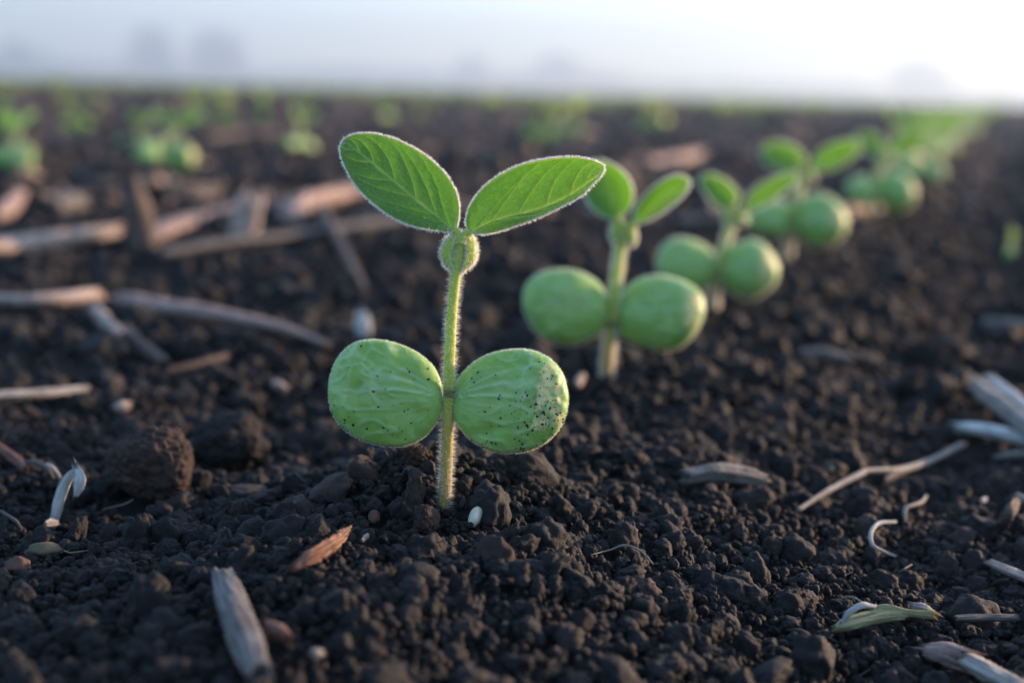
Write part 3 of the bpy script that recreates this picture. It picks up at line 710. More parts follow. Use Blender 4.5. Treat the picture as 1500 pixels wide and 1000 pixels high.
def low_seedling(rng, mb, origin, sc, rz, lean):
    """A small plain seedling: stem, two fat cotyledons, two leaves, for the far field."""
    c, s_ = math.cos(rz), math.sin(rz); Rm = np.array([[c, -s_, 0], [s_, c, 0], [0, 0, 1.0]])
    def T(v): return (np.asarray(v) * sc) @ Rm.T + np.array(origin)
    hs = np.array([[0, 0, 0], [0.001, 0, 0.018], [0.002 + lean, 0, 0.042]])
    V, N, t = tube(hs, [0.0015, 0.0014, 0.0013], 5)
    mb.add(T(V.reshape(-1, 3)), grid_faces(3, 5, wrap_v=True, flip=True), 0, tone=np.repeat([0.2, 0.5, 0.9], 5))
    pv, pf = ico(2)
    for sg in (-1, 1):
        mb.add(T(pv * np.array([0.0095, 0.0035, 0.0082]) + np.array([sg * 0.0098, 0, 0.017])), pf, 1)
        u = np.linspace(0, 1, 7); w = np.sin(np.pi * u) ** 0.7 * 0.0065
        up = hs[2] + np.column_stack([sg * u * 0.018, u * 0.002, u * 0.012]); sd = np.array([-sg * 0.5, 0.45, 0.75])
        G = up[:, None] + w[:, None, None] * np.array([-1, 0, 1.0])[None, :, None] * unit(sd); G[:, 1, 1] += 0.0012 * np.sin(np.pi * u)
        mb.add(T(G.reshape(-1, 3)), grid_faces(7, 3), 2)

npr = np.random.default_rng(21)
LOW = []
for k in range(5):
    mb = MB(); low_seedling(npr, mb, (0, 0, 0), 1.0, 0, npr.normal() * 0.002)
    LOW.append(mb.mesh('far_seedling', [M['stem'], M['coty'], M['farleaf']]))
cands = []
for k in range(-16, 34):
    if k == 0: continue
    l = LROW * k
    for j in range(330):
        tt_ = -1.0 + j * 0.12 + npr.uniform(-0.03, 0.03)
        x, y = rowpt(l + npr.normal() * 0.008, tt_)
        if y < 0.5 or y > 26: continue
        if abs(x) > 0.40 * y + 0.25: continue
        if k == 1 and (y < 1.32): continue
        if npr.random() < 0.48: continue
        cands.append((y, x, k))
for j in range(200):
    x, y = rowpt(npr.normal() * 0.008, 5.5 + j * 0.11)
    if y < 26: cands.append((y, x, 0))
cands.sort()
n_low = 292 - n_ind
for (y, x, k) in cands[:n_low]:
    o = bpy.data.objects.new('soybean_seedling', LOW[npr.integers(5)]); COL.objects.link(o)
    o.location = (x, y, float(H(x, y)) - 0.001); o.rotation_euler = (0, 0, npr.uniform(-3.1, 3.1)); s_ = npr.uniform(0.8, 1.15); o.scale = (s_, s_, s_)
    tag(o, 'strongly blurred small seedling in the crop rows below the horizon', 'seedling', 'strongly blurred seedlings of the far rows')
mb = MB()
for (y, x, k) in cands[n_low:]:
    low_seedling(npr, mb, (x, y, float(H(x, y)) - 0.001), npr.uniform(0.85, 1.15), npr.uniform(-3.1, 3.1), 0)
o = mb.build('distant_crop', [M['stem'], M['coty'], M['farleaf']])
tag(o, 'green haze of seedling rows running to the horizon', 'crop', None, 'stuff')

# ------------------------------------------------------------------ residue: stalks, straws, roots, chips
KEEP = []        # (points xy, radius, z of underside): crumbs keep clear of these
def straw(name, label, cat, path, width, mat, lift=None, upright=False, seed=0, asp=1.0, group=None, ridges=0.10, jag=0.8, sides=36, nring=64, hollow=True, taper=None, parent=None, keep=True, rough=0.12, basepx=None, gutter=0.0):
    """path: (px, py[, extra lift mm]); width in photo pixels (scalar or one per point)."""
    rng = np.random.default_rng(900 + seed)
    w = np.ones(len(path)) * width if np.isscalar(width) else np.asarray(width, float)
    pts, rr_ = [], []
    if upright:
        p0 = ground(*(basepx or path[0][:2])); sm = (FW @ (p0 - CAM)) / FPX
        for p, wi in zip(path, w):
            dyy = p[2] * 1e-3 if len(p) > 2 else 0.0
            pts.append(plane(np.array(p[0], float), np.array(p[1], float), np.array(p0[1] + dyy))); rr_.append(wi * sm / 2)
        upv = np.array([0, -1.0, 0])
    else:
        for p, wi in zip(path, w):
            q = ground(p[0], p[1], 0.0); sm = (FW @ (q - CAM)) / FPX
            lf = (wi * sm / 2 * 0.8 + 0.0012 if lift is None else lift * 1e-3) + (p[2] * 1e-3 if len(p) > 2 else 0)
            q = ground(p[0], p[1], lf); pts.append(q); rr_.append(wi * (FW @ (q - CAM)) / FPX / 2)
        if name not in ('root_fibre', 'white_rootlet', 'dry_root', 'lip'):     # stiff pieces bridge the hollows
            dpt = [FW @ (q - CAM) for q in pts]; pp = np.array([p[:2] for p in path], float)
            cs_ = np.concatenate([[0], np.cumsum(np.linalg.norm(np.diff(pp, axis=0), axis=1))]); cs_ /= cs_[-1]
            for k in range(1, len(pts) - 1):
                dl = 1 / ((1 - cs_[k]) / dpt[0] + cs_[k] / dpt[-1])
                if dl < dpt[k]: pts[k] = CAM + ray(*pp[k]) * dl; rr_[k] *= dl / dpt[k]
        upv = np.array([0, 0, 1.0])
    q = catmull(np.column_stack([pts, rr_]), nring)
    pos, r = q[:, :3], q[:, 3]
    L = np.sum(np.linalg.norm(np.diff(pos, axis=0), axis=1))
    if taper: r = r * np.interp(np.linspace(0, 1, nring), *zip(*taper))
    V, N, t = tube(pos, np.ones(nring), sides, upv)
    a = np.linspace(0, 2 * math.pi, sides, endpoint=False)
    u = np.linspace(0, 1, nring)
    rad_ = 1 + ridges * perlin(np.cos(a)[None] * 2.4 + 0 * u[:, None], np.sin(a)[None] * 2.4 + 0 * u[:, None], u[:, None] * 2.0, seed) * 2.2 + 0.16 * perlin(u[:, None] * 5, 0.0 * a[None] + 3.3, 0.3, seed + 2) + ridges * 1.1 * perlin(np.cos(a)[None] * 7, np.sin(a)[None] * 7, u[:, None] * 4, seed + 1) + rough * perlin(np.cos(a)[None] * 4, np.sin(a)[None] * 4, u[:, None] * 22, seed + 6)
    off = (V - pos[:, None])
    sd = unit(np.cross(t, upv)); nn = np.cross(sd, t)
    ca = np.sum(off * sd[:, None], -1, keepdims=True) * sd[:, None]; sa = np.sum(off * nn[:, None], -1, keepdims=True) * nn[:, None]
    off = ((ca + sa * asp) if upright else (ca * asp + sa)) * rad_[..., None] * r[:, None, None]
    if gutter: off = off - np.maximum(0, np.sin(a + 0.25))[None, :, None] ** 0.7 * gutter * r[:, None, None] * nn[:, None] * 1.35
    V = pos[:, None] + off
    je = jag * r.mean() * 2
    j0 = (perlin(np.cos(a) * 2.2, np.sin(a) * 2.2, 1.7, seed + 3) + 0.9 * perlin(np.cos(a) * 6, np.sin(a) * 6, 1.7, seed + 8)) * je * 1.3; j1 = (perlin(np.cos(a) * 2.2, np.sin(a) * 2.2, 9.1, seed + 4) + 0.9 * perlin(np.cos(a) * 6, np.sin(a) * 6, 9.7, seed + 9)) * je * 1.3
    V[0] -= t[0] * j0[:, None]; V[-1] += t[-1] * j1[:, None]
    rings = [V]
    if hollow:
        in0 = (pos[0] + off[0] * 0.72 + t[0] * 0.0)[None]; in0b = (pos[0] + off[0] * 0.55 + t[0] * r[0] * 1.3)[None]
        in1 = (pos[-1] + off[-1] * 0.72)[None]; in1b = (pos[-1] + off[-1] * 0.55 - t[-1] * r[-1] * 1.3)[None]
        A = np.concatenate([in0b, in0, V, in1, in1b])
    else: A = V
    nr = len(A)
    uu = np.linspace(0, L * 1000, nr)
    uv = np.stack([np.repeat(np.linspace(0, 1, sides)[None], nr, 0) * 2, np.repeat(uu[:, None], sides, 1) + seed * 13.7], -1)
    VV = np.concatenate([A.reshape(-1, 3), A[0].mean(0)[None], A[-1].mean(0)[None]])
    f = grid_faces(nr, sides, wrap_v=True, flip=True)
    f += [(nr * sides, j, (j + 1) % sides) for j in range(sides)] + [(nr * sides + 1, (nr - 1) * sides + (j + 1) % sides, (nr - 1) * sides + j) for j in range(sides)]
    mb = MB(); mb.add(VV, f, 0, uv=np.concatenate([uv.reshape(-1, 2), np.zeros((2, 2)) + 0.01]))
    org = pos[nring // 2].copy() if parent is None else np.array(parent.location)
    o = mb.build(name, mat, parent, org)
    if parent is None: tag(o, label, cat, group)
    elif label: o['label'] = label
    if keep: KEEP.append((pos if not upright else np.column_stack([pos[:, 0], pos[:, 1] - 0.0015, np.full(nring, pos[:, 2].min())]), r))
    return o

RES = 'crop residue lying on the soil'
# left background, strongly blurred
straw('dry_stalk', 'thick pale pink stalk jutting in at the left edge, thickest of the residue', 'stalk', [(-70, 366), (0, 357), (90, 345), (168, 334)], [36, 36, 34, 28], M['tan'], lift=7, seed=1, group=RES, rough=0.3, ridges=0.18, gutter=0.5)
straw('stalk_stub', 'upright grey brown stub standing beside the end of the thickest stalk', 'stub', [(213, 372), (205, 330), (196, 292), (190, 262)], [46, 44, 38, 26], M['brown'], upright=True, seed=2, group=RES)
straw('dry_stalk', 'tan stalk slanting up to the right from the foot of the standing stub', 'stalk', [(218, 345), (270, 322), (345, 303)], [26, 28, 24], M['pink'], lift=5, seed=3, group=RES, rough=0.35, ridges=0.2, gutter=0.6)
straw('stalk_stub', 'short tan upright stub with a bright flank, right of the slanting tan stalk', 'stub', [(352, 362, 0), (360, 325, 0), (368, 288, 0)], [30, 40, 34], M['tan'], upright=True, seed=4, group=RES)
straw('dry_stalk', 'long thin grey stalk running behind the short tan stub', 'stalk', [(236, 368), (330, 352), (450, 338), (582, 318)], [18, 18, 18, 24], M['grey'], lift=6, seed=5, group=RES, gutter=0.60)
straw('dry_stalk', 'pinkish stalk with a knobby bent end under the sharp left leaf', 'stalk', [(424, 322), (436, 298), (470, 286), (560, 274)], [30, 34, 32, 30], M['pink'], lift=5, seed=6, group=RES, rough=0.35, ridges=0.2, gutter=0.5)
straw('dry_twig', 'thin brown twig slanting down below the sharp left leaf', 'twig', [(470, 306, 4), (498, 355, 1), (534, 428, 0)], [17, 15, 13], M['brown'], seed=7, group=RES)
straw('dry_stalk', 'pink stalk with a bright broken end below the thickest stalk', 'stalk', [(-30, 432), (30, 436), (90, 433), (140, 427)], [20, 22, 28, 30], M['tan'], lift=5.5, seed=8, group=RES, gutter=0.50)
straw('dry_twig', 'short tan twig slanting down from the bright broken end', 'twig', [(126, 440), (152, 468), (180, 495)], [20, 20, 17], M['tan'], lift=2, seed=9, group=RES)
straw('dry_stalk', 'flat tan stalk with a long darker tail reaching towards the white chip', 'stalk', [(176, 432), (230, 443), (310, 455), (400, 474), (480, 502)], [28, 34, 30, 20, 12], M['pink'], lift=5.0, seed=10, group=RES, gutter=0.60)
straw('dry_twig', 'brown twig end lying just above the dark second clod', 'twig', [(182, 482), (210, 508), (243, 534)], [20, 20, 18], M['brown'], lift=2, seed=11, group=RES)
straw('straw_piece', 'pale whitish straw with a blunt end at the left edge above the clods', 'straw', [(-20, 577), (50, 573), (126, 567)], [21, 20, 19], M['pale'], lift=2.2, seed=12, group=RES, gutter=0.60)
straw('dry_twig', 'faint thin grey twig left of the pale green left cotyledon', 'twig', [(244, 543), (290, 533), (334, 521)], [9, 10, 12], M['brown'], lift=1.5, seed=13, group=RES)
straw('bark_sliver', 'small orange red sliver standing behind the large reddish clod', 'sliver', [(270, 637), (263, 617), (256, 597)], [13, 10, 5], M['bark'], upright=True, seed=14, group=RES)
straw('white_chip', 'small upright whitish chip behind the left cotyledon', 'chip', [(531, 500), (531, 478), (530, 460)], [20, 27, 17], M['white'], upright=True, seed=15, asp=0.6, group=RES)
straw('pale_chip', 'tiny pale tan chip left of the left cotyledon', 'chip', [(402, 560), (410, 565), (420, 570)], [10, 14, 9], M['tan'], seed=16, group=RES, keep=False)
straw('dry_stalk', 'dim pinkish stalk in the far blur left of the bright leaved seedling', 'stalk', [(10, 192), (70, 203), (150, 214)], [17, 18, 13], M['brown'], lift=9, seed=17, group=RES)
straw('dry_stalk', 'pinkish blurred litter piece in the gap right of the sharp right leaf', 'stalk', [(945, 242), (985, 236), (1050, 222)], [20, 20, 14], M['pink'], lift=8, seed=18, group=RES)
straw('dry_stalk', 'dim pinkish stalk in the far blur beside the narrow upright seedling', 'stalk', [(300, 206), (350, 200), (400, 196)], [16, 17, 13], M['brown'], lift=9, seed=19, group=RES)
straw('dry_stalk', 'dim grey pink piece at the left edge under the bluish seedling', 'stalk', [(-10, 320), (12, 305), (30, 285)], [20, 26, 18], M['pink'], lift=5, seed=20, group=RES)
straw('pale_chip', 'round pale grey lump in the blur left of the standing stub', 'chip', [(78, 306), (96, 298), (118, 296)], [26, 30, 24], M['grey'], lift=5, seed=21, group=RES)
# left foreground
spl = empty('split_straw', ground(78, 772), 'bright white split straw standing beside the large reddish clod, sharp', 'straw', RES)
straw('strand', None, None, [(76, 772, 0), (82, 752, 0), (90, 722, -0.5), (101, 699, -1), (113, 687, -1)], [11, 15, 17, 14, 8], M['white'], upright=True, seed=22, asp=0.45, parent=spl, hollow=False)
straw('flap', None, None, [(112, 686, -1.2), (117, 698, -1.8), (115, 712, -2.0), (111, 726, -1.7)], [10, 17, 15, 7], M['white'], upright=True, seed=23, asp=0.35, parent=spl, hollow=False, jag=1.6, keep=False, basepx=(76, 772))
straw('fragment', None, None, [(66, 768), (74, 765), (84, 766)], [8, 12, 8], M['white'], seed=24, asp=0.6, parent=spl, hollow=False, keep=False)
straw('dry_root', 'thick curved pinkish root arching in from the left edge', 'root', [(-6, 652, 0), (8, 662, 0), (25, 674, 0), (38, 688, 0)], [11, 13, 14, 9], M['root'], lift=2.5, seed=25, group=RES)
straw('root_fibre', 'pale fibre arching beside the top of the white split straw', 'fibre', [(40, 676, 0), (54, 677, 1), (70, 688, 0.6), (78, 700, -1)], [6, 7, 8, 5], M['grey'], lift=2.7, seed=26, hollow=False, group=RES)
straw('root_fibre', 'thin white curl touching the left side of the white split straw', 'fibre', [(68, 679, 1.5), (77, 684, 1.5), (86, 696, 0.5), (90, 706, -1)], [3, 4.5, 4.5, 3], M['white'], lift=2.7, seed=27, hollow=False, group=RES)
straw('root_fibre', 'hair thin pale root lying in front of the large reddish clod', 'fibre', [(150, 746, 0), (165, 742, 0.8), (182, 738, 0.8), (195, 731, 1.5)], [1.5, 2.2, 2.2, 1.6], M['pale'], lift=2.3, seed=28, hollow=False, group=RES)
straw('root_fibre', 'grey fibre curving over crumbs at the lower left edge', 'fibre', [(-4, 746, 0), (10, 754, 0.8), (24, 764, 0.5), (32, 776, -1)], [4, 5, 5, 3], M['grey'], lift=2.3, seed=29, hollow=False, group=RES)
straw('dry_stalk', 'big blurred grey stalk piece lying in the near foreground, pointing to the camera', 'stalk', [(326, 838), (338, 872), (356, 925), (378, 982)], [34, 46, 50, 42], M['grey'], lift=3.2, seed=30, asp=0.95, group=RES, gutter=0.45)
bf = straw('bark_flake', 'reddish bark flake with orange spots on the slope below the foremost seedling', 'bark', [(436, 828), (460, 814), (488, 796), (512, 776)], [14, 24, 24, 12], M['bark'], lift=2.4, seed=31, asp=0.5, ridges=0.30, jag=1.8, hollow=False, group=RES, rough=0.5)
straw('pale_chip', 'tiny blue white chip right of the reddish bark flake', 'chip', [(530, 792), (536, 786), (541, 780)], [5, 8, 4], M['pale'], lift=1.6, seed=32, hollow=False, keep=False, group=RES)
straw('pale_chip', 'blurred pink white dot at the bottom beside the big grey stalk piece', 'chip', [(455, 958), (462, 957), (470, 955)], [12, 18, 12], M['pale'], lift=3.0, seed=33, hollow=False, keep=False, group=RES)
straw('bark_flake', 'blurred brown pink flake right of the big grey stalk piece', 'bark', [(392, 915), (408, 925), (422, 934)], [16, 26, 16], M['bark'], lift=2.8, seed=34, asp=0.7, hollow=False, group=RES)
# right side
straw('bent_straw', 'long thin bent grey straw reaching down towards the white curled rootlet', 'straw', [(1170, 745, -0.5), (1215, 716, 0), (1262, 692, 0.5), (1274, 687, 0.8), (1322, 685, 0.8), (1365, 672, 0), (1412, 648, 0)], [9, 11, 12, 10, 14, 12, 11], M['pale'], lift=2.4, seed=40, asp=0.7, group=RES, nring=70, gutter=0.60)
straw('straw_splinter', 'short grey splinter forking down from the middle of the bent straw', 'splinter', [(1296, 703, 0), (1318, 692, 0.3), (1340, 683, 0.6)], [8, 11, 7], M['grey'], lift=2.0, seed=41, asp=0.6, group=RES, hollow=False)
straw('dry_stalk', 'dark grey flat stalk with a broken end half sunk right of the sharp seedling', 'stalk', [(1004, 697), (1040, 692), (1085, 695), (1116, 703)], [22, 30, 32, 24], M['grey'], lift=2.4, seed=42, group=RES, ridges=0.15, gutter=0.12)
straw('straw_piece', 'thick white straw with a frayed tip at the right edge, over the bent straw', 'straw', [(1404, 622), (1440, 624), (1480, 634), (1540, 646)], [22, 28, 28, 28], M['white'], lift=4.2, seed=43, jag=1.8, group=RES, gutter=0.55)
bun = empty('split_stalk', ground(1500, 640), 'split stalk of parted strands slanting down above the thick white straw', 'stalk', RES)
for k, (dx, dy, w_, m_) in enumerate(((0, 0, 20, 'pale'), (22, -3, 19, 'white'), (2, 22, 13, 'grey'), (-4, 11, 11, 'tan'))):
    straw('strand', None, None, [(1427 + dx, 554 + dy, 0), (1462 + dx, 580 + dy, 0), (1500 + dx, 610 + dy * 1.1, 0), (1545 + dx, 648 + dy, 0)], [w_ * 0.8, w_, w_, w_], M[m_], lift=7 - 1.2 * (dy > 5), seed=44 + k, asp=0.8, parent=bun, jag=2.4, ridges=0.16, hollow=False, gutter=0.6)
straw('straw_splinter', 'thin tan splinter pointing left under the thick white straw', 'splinter', [(1456, 669), (1478, 666), (1520, 662)], [4, 9, 10], M['pale'], lift=2.5, seed=50, asp=0.7, hollow=False, group=RES)
straw('white_rootlet', 'white hooked rootlet curling on the crumbs below the bent straw', 'rootlet', [(1312, 814, 0), (1292, 806, 1.0), (1278, 797, 2.0), (1276, 780, 2.2), (1288, 766, 2.0), (1312, 764, 0.5)], [2.5, 4.5, 6, 6.5, 6, 4], M['white'], lift=2.5, seed=51, hollow=False, group=RES, nring=60)
straw('white_rootlet', 'crooked greyish rootlet just above the white hooked one', 'rootlet', [(1326, 764, -0.5), (1326, 745, 1.2), (1336, 740, 1.5), (1350, 735, 1.4), (1357, 726, 0.6)], [5, 7, 5, 6, 4], M['pale'], lift=2.5, seed=52, hollow=False, group=RES)
straw('dry_twig', 'dark grooved twig end tilted up near the right edge', 'twig', [(1464, 775, -1), (1476, 754, 2.5), (1488, 735, 4)], [16, 18, 13], M['brown'], lift=2.0, seed=53, group=RES, ridges=0.2)
straw('straw_splinter', 'short pale splinter crossing behind the dark grooved twig', 'splinter', [(1490, 724), (1500, 729), (1520, 738)], [6, 8, 8], M['pale'], lift=5, seed=54, hollow=False, group=RES)
straw('straw_piece', 'pale tan straw end entering from the right edge below the grooved twig', 'straw', [(1450, 821), (1478, 833), (1530, 855)], [13, 17, 18], M['tan'], lift=3.5, seed=55, group=RES, gutter=0.60)
straw('dry_stalk', 'blurred cream stalk with a brown joint in the lower right corner', 'stalk', [(1408, 958), (1440, 975), (1490, 1003), (1530, 1025)], [38, 34, 36, 36], M['pale'], lift=3.5, seed=56, group=RES, gutter=0.45)
straw('stalk_joint', 'brown pink broken joint at the tip of the cream corner stalk', 'joint', [(1358, 953), (1385, 957), (1412, 966)], [22, 34, 36], M['pink'], lift=3.0, seed=57, jag=1.4, group=RES)
gl = empty('green_husk', ground(1290, 915), 'yellow green husk with a curled white lip lying on crumbs at lower right', 'husk', RES)
straw('blade', None, None, [(1224, 920, -0.6), (1245, 912, 0.3), (1285, 902, 0.8), (1325, 900, 0.2)], [10, 20, 20, 14], M['greenish'], lift=2.6, seed=58, asp=1.1, parent=gl, hollow=False, jag=1.2)
straw('lip', None, None, [(1234, 912, 0.5), (1244, 897, 2.2), (1262, 886, 3.0), (1281, 888, 2.4)], [6, 10, 10, 6], M['white'], lift=2.8, seed=59, asp=0.7, parent=gl, hollow=False, keep=False)
straw('strand', None, None, [(1280, 893, 1), (1300, 890, 1), (1330, 897, 0.5), (1366, 900, 0.4)], [10, 12, 11, 13], M['greenish'], lift=2.8, seed=60, asp=0.8, parent=gl, hollow=False, jag=2.0)
straw('straw_piece', 'pale straw sliver in line with the right end of the yellow green husk', 'straw', [(1336, 886, 0.6), (1352, 890, 0.6), (1368, 898, 0)], [9, 13, 8], M['pale'], lift=2.6, seed=61, hollow=False, jag=1.6, group=RES)
straw('straw_piece', 'straight grey straw lying between the yellow green husk and the right edge', 'straw', [(1402, 903), (1445, 902), (1492, 902)], [12, 15, 13], M['grey'], lift=2.8, seed=62, group=RES, gutter=0.70)
straw('root_fibre', 'thin pale fibre arching above the yellow green husk', 'fibre', [(1234, 874, 0), (1248, 874, 0.8), (1262, 881, 0.3)], [2, 3.2, 2.5], M['pale'], lift=2.7, seed=63, hollow=False, group=RES)
straw('root_fibre', 'hair thin pale root bowed over crumbs right of the cream pebble', 'fibre', [(866, 812, 0), (893, 805, 0.8), (915, 798, 1.6), (938, 806, 1.4), (957, 826, 0)], [1.5, 2.2, 3, 3, 2], M['pale'], lift=2.2, seed=64, hollow=False, group=RES)
straw('straw_piece', 'blurred pale straw end at the right edge on the far bare soil', 'straw', [(1446, 474), (1475, 478), (1530, 484)], [18, 22, 22], M['grey'], lift=3, seed=65, group=RES)
straw('dry_stalk', 'dim grey piece in the furrow right of the second seedling', 'stalk', [(1168, 518), (1205, 518), (1246, 528)], [12, 20, 14], M['grey'], lift=2.0, seed=66, group=RES)
straw('root_fibre', 'short thin fibre below the white hooked rootlet', 'fibre', [(1315, 838, 0), (1326, 832, 0.8), (1336, 826, 0.2)], [1.5, 2.4, 1.5], M['pale'], lift=2.5, seed=67, hollow=False, group=RES)
straw('pale_chip', 'tiny white grain between the crooked rootlet and the grooved twig', 'chip', [(1438, 735), (1441, 732), (1444, 730)], [5, 8, 5], M['white'], lift=2, seed=68, hollow=False, keep=False, group=RES)
straw('pale_chip', 'small green grey flake above the bent straw', 'chip', [(1218, 690), (1219, 683), (1221, 676)], [7, 11, 6], M['greenish'], lift=2, seed=69, hollow=False, keep=False, group=RES)
straw('pale_chip', 'small blurred pinkish chip at the foot of the second seedling', 'chip', [(845, 566), (850, 558), (854, 549)], [9, 14, 9], M['tan'], lift=2, seed=70, hollow=False, keep=False, group=RES)
straw('pale_chip', 'small dull orange lump in the blur left of the dark clod', 'chip', [(168, 600), (178, 596), (188, 594)], [12, 18, 12], M['tan'], lift=2, seed=71, hollow=False, keep=False, group=RES)

def lump(name, label, cat, px, py, rx, rz, mat, seed, sub=5, sink=0.35, gran=0.26, facets=7, tilt=0.0, group=None, ry=None, fine=1.0):
    """Clod or pebble seen centred at (px, py) with half sizes rx, rz in photo pixels."""
    g = ground(px, py + rz * (1 - sink)); sm = (FW @ (g - CAM)) / FPX
    p, f = clod_shape(sub, seed, facets, gran, fine, (1, 1, 1))
    ext = (p.max(0) - p.min(0)) / 2; p = (p - (p.max(0) + p.min(0)) / 2) / ext
    p = p * np.array([rx, (ry or 0.5 * (rx + rz)), rz]) * sm
    c, s_ = math.cos(tilt), math.sin(tilt); p = p @ np.array([[c, 0, s_], [0, 1, 0], [-s_, 0, c]]).T
    cen = plane(np.array(float(px)), np.array(float(py)), np.array(g[1] + rz * sm * 0.3))
    mb = MB(); mb.add(p + cen, f)
    o = mb.build(name, mat, None, cen); tag(o, label, cat, group)
    KEEP.append((np.array([[cen[0], cen[1] - (0.3 * rx * sm if rx > 40 else 0), g[2] if rx > 40 else cen[2]]]), np.array([rx * sm * 0.8]))); return o

CL = 'clods and pebbles'
lump('soil_clod', 'large reddish brown rounded clod beside the white split straw', 'clod', 221, 681, 67, 60, M['clod_red'], 131, 6, 0.0, 0.15, 0, group=CL, fine=2.0)
lump('soil_clod', 'large dark clod lying blurred behind the reddish brown one', 'clod', 338, 645, 58, 44, M['clod_dark'], 132, 6, 0.1, 0.18, 1, group=CL, fine=1.6)
lump('pebble', 'small cream oval pebble at the foot of the sharp seedling', 'pebble', 696, 758, 9.5, 17, M['pebble'], 33, 4, 0.1, 0.03, 0, tilt=0.35, group=CL, fine=0.15)
lump('pebble', 'elongated ochre pebble at the lower left, blurred', 'pebble', 66, 806, 30, 12, M['ochre'], 34, 4, 0.2, 0.12, 3, group=CL)
lump('pebble', 'rounded rust coloured lump left of the elongated ochre pebble', 'pebble', 26, 828, 20, 15, M['rust'], 35, 4, 0.2, 0.15, 4, group=CL)
lump('soil_clod', 'small rusty clod on the mound just left of the sharp stem', 'clod', 608, 725, 17, 30, M['clod_red'], 36, 5, 0.2, 0.42, 2, group=CL, fine=2.0)
lump('soil_clod', 'grooved reddish clod directly below the left cotyledon', 'clod', 612, 668, 24, 18, M['clod_red'], 37, 5, 0.2, 0.42, 2, group=CL, fine=2.0)
lump('soil_clod', 'brown lit clod low on the slope under the sharp stem', 'clod', 625, 762, 20, 26, M['clod_red'], 38, 5, 0.2, 0.42, 2, group=CL, fine=2.0)
lump('pebble', 'small smooth brown pebble left of the sharp stem, on the slope', 'pebble', 548, 757, 9, 11, M['rust'], 39, 4, 0.2, 0.08, 2, group=CL)

# ------------------------------------------------------------------ soil
def build_soil():
    rr_ = np.concatenate([[0.0, 0.02, 0.04, 0.06], np.geomspace(0.075, 0.6, 620), np.geomspace(0.6, 3.0, 260)[1:], np.geomspace(3.0, 330, 130)[1:]])
    fr = np.linspace(-0.62, 0.62, 470); bk = np.linspace(0.62, 2 * math.pi - 0.62, 122)[1:-1]
    an = np.concatenate([fr, bk])
    X = rr_[:, None] * np.sin(an)[None]; Y = rr_[:, None] * np.cos(an)[None]
    Z = H(X, Y)
    r = rr_[:, None] * np.ones_like(X)
    near = 1 - sstep(0.6, 1.6, r)
    f1, f2 = worley(X / 0.0042, Y / 0.0042, np.zeros_like(X) + 0.5, 8)
    Z = Z + near * (0.0016 * (0.55 - f1) + 0.0004 * perlin(X / 0.0016, Y / 0.0016, 0.2, 9))
    g1, g2 = worley(X / 0.02, Y / 0.02, np.zeros_like(X) + 0.5, 18)
    Z = Z + sstep(0.4, 1.2, r) * (1 - sstep(10, 30, r)) * 0.008 * (0.55 - g1)
    Z = Z - 0.0012
    V = np.stack([X, Y, Z], -1)[1:]
    nr, na = V.shape[:2]
    mb = MB()
    vv = np.concatenate([V.reshape(-1, 3), [[0, 0, Z[0].mean()]]])
    f = grid_faces(nr, na, wrap_v=True)
    f += [(nr * na, (j + 1) % na, j) for j in range(na)]
    mb.add(vv, [q[::-1] for q in f])
    o = mb.build('soil', M['soil']); o['kind'] = 'structure'
build_soil()

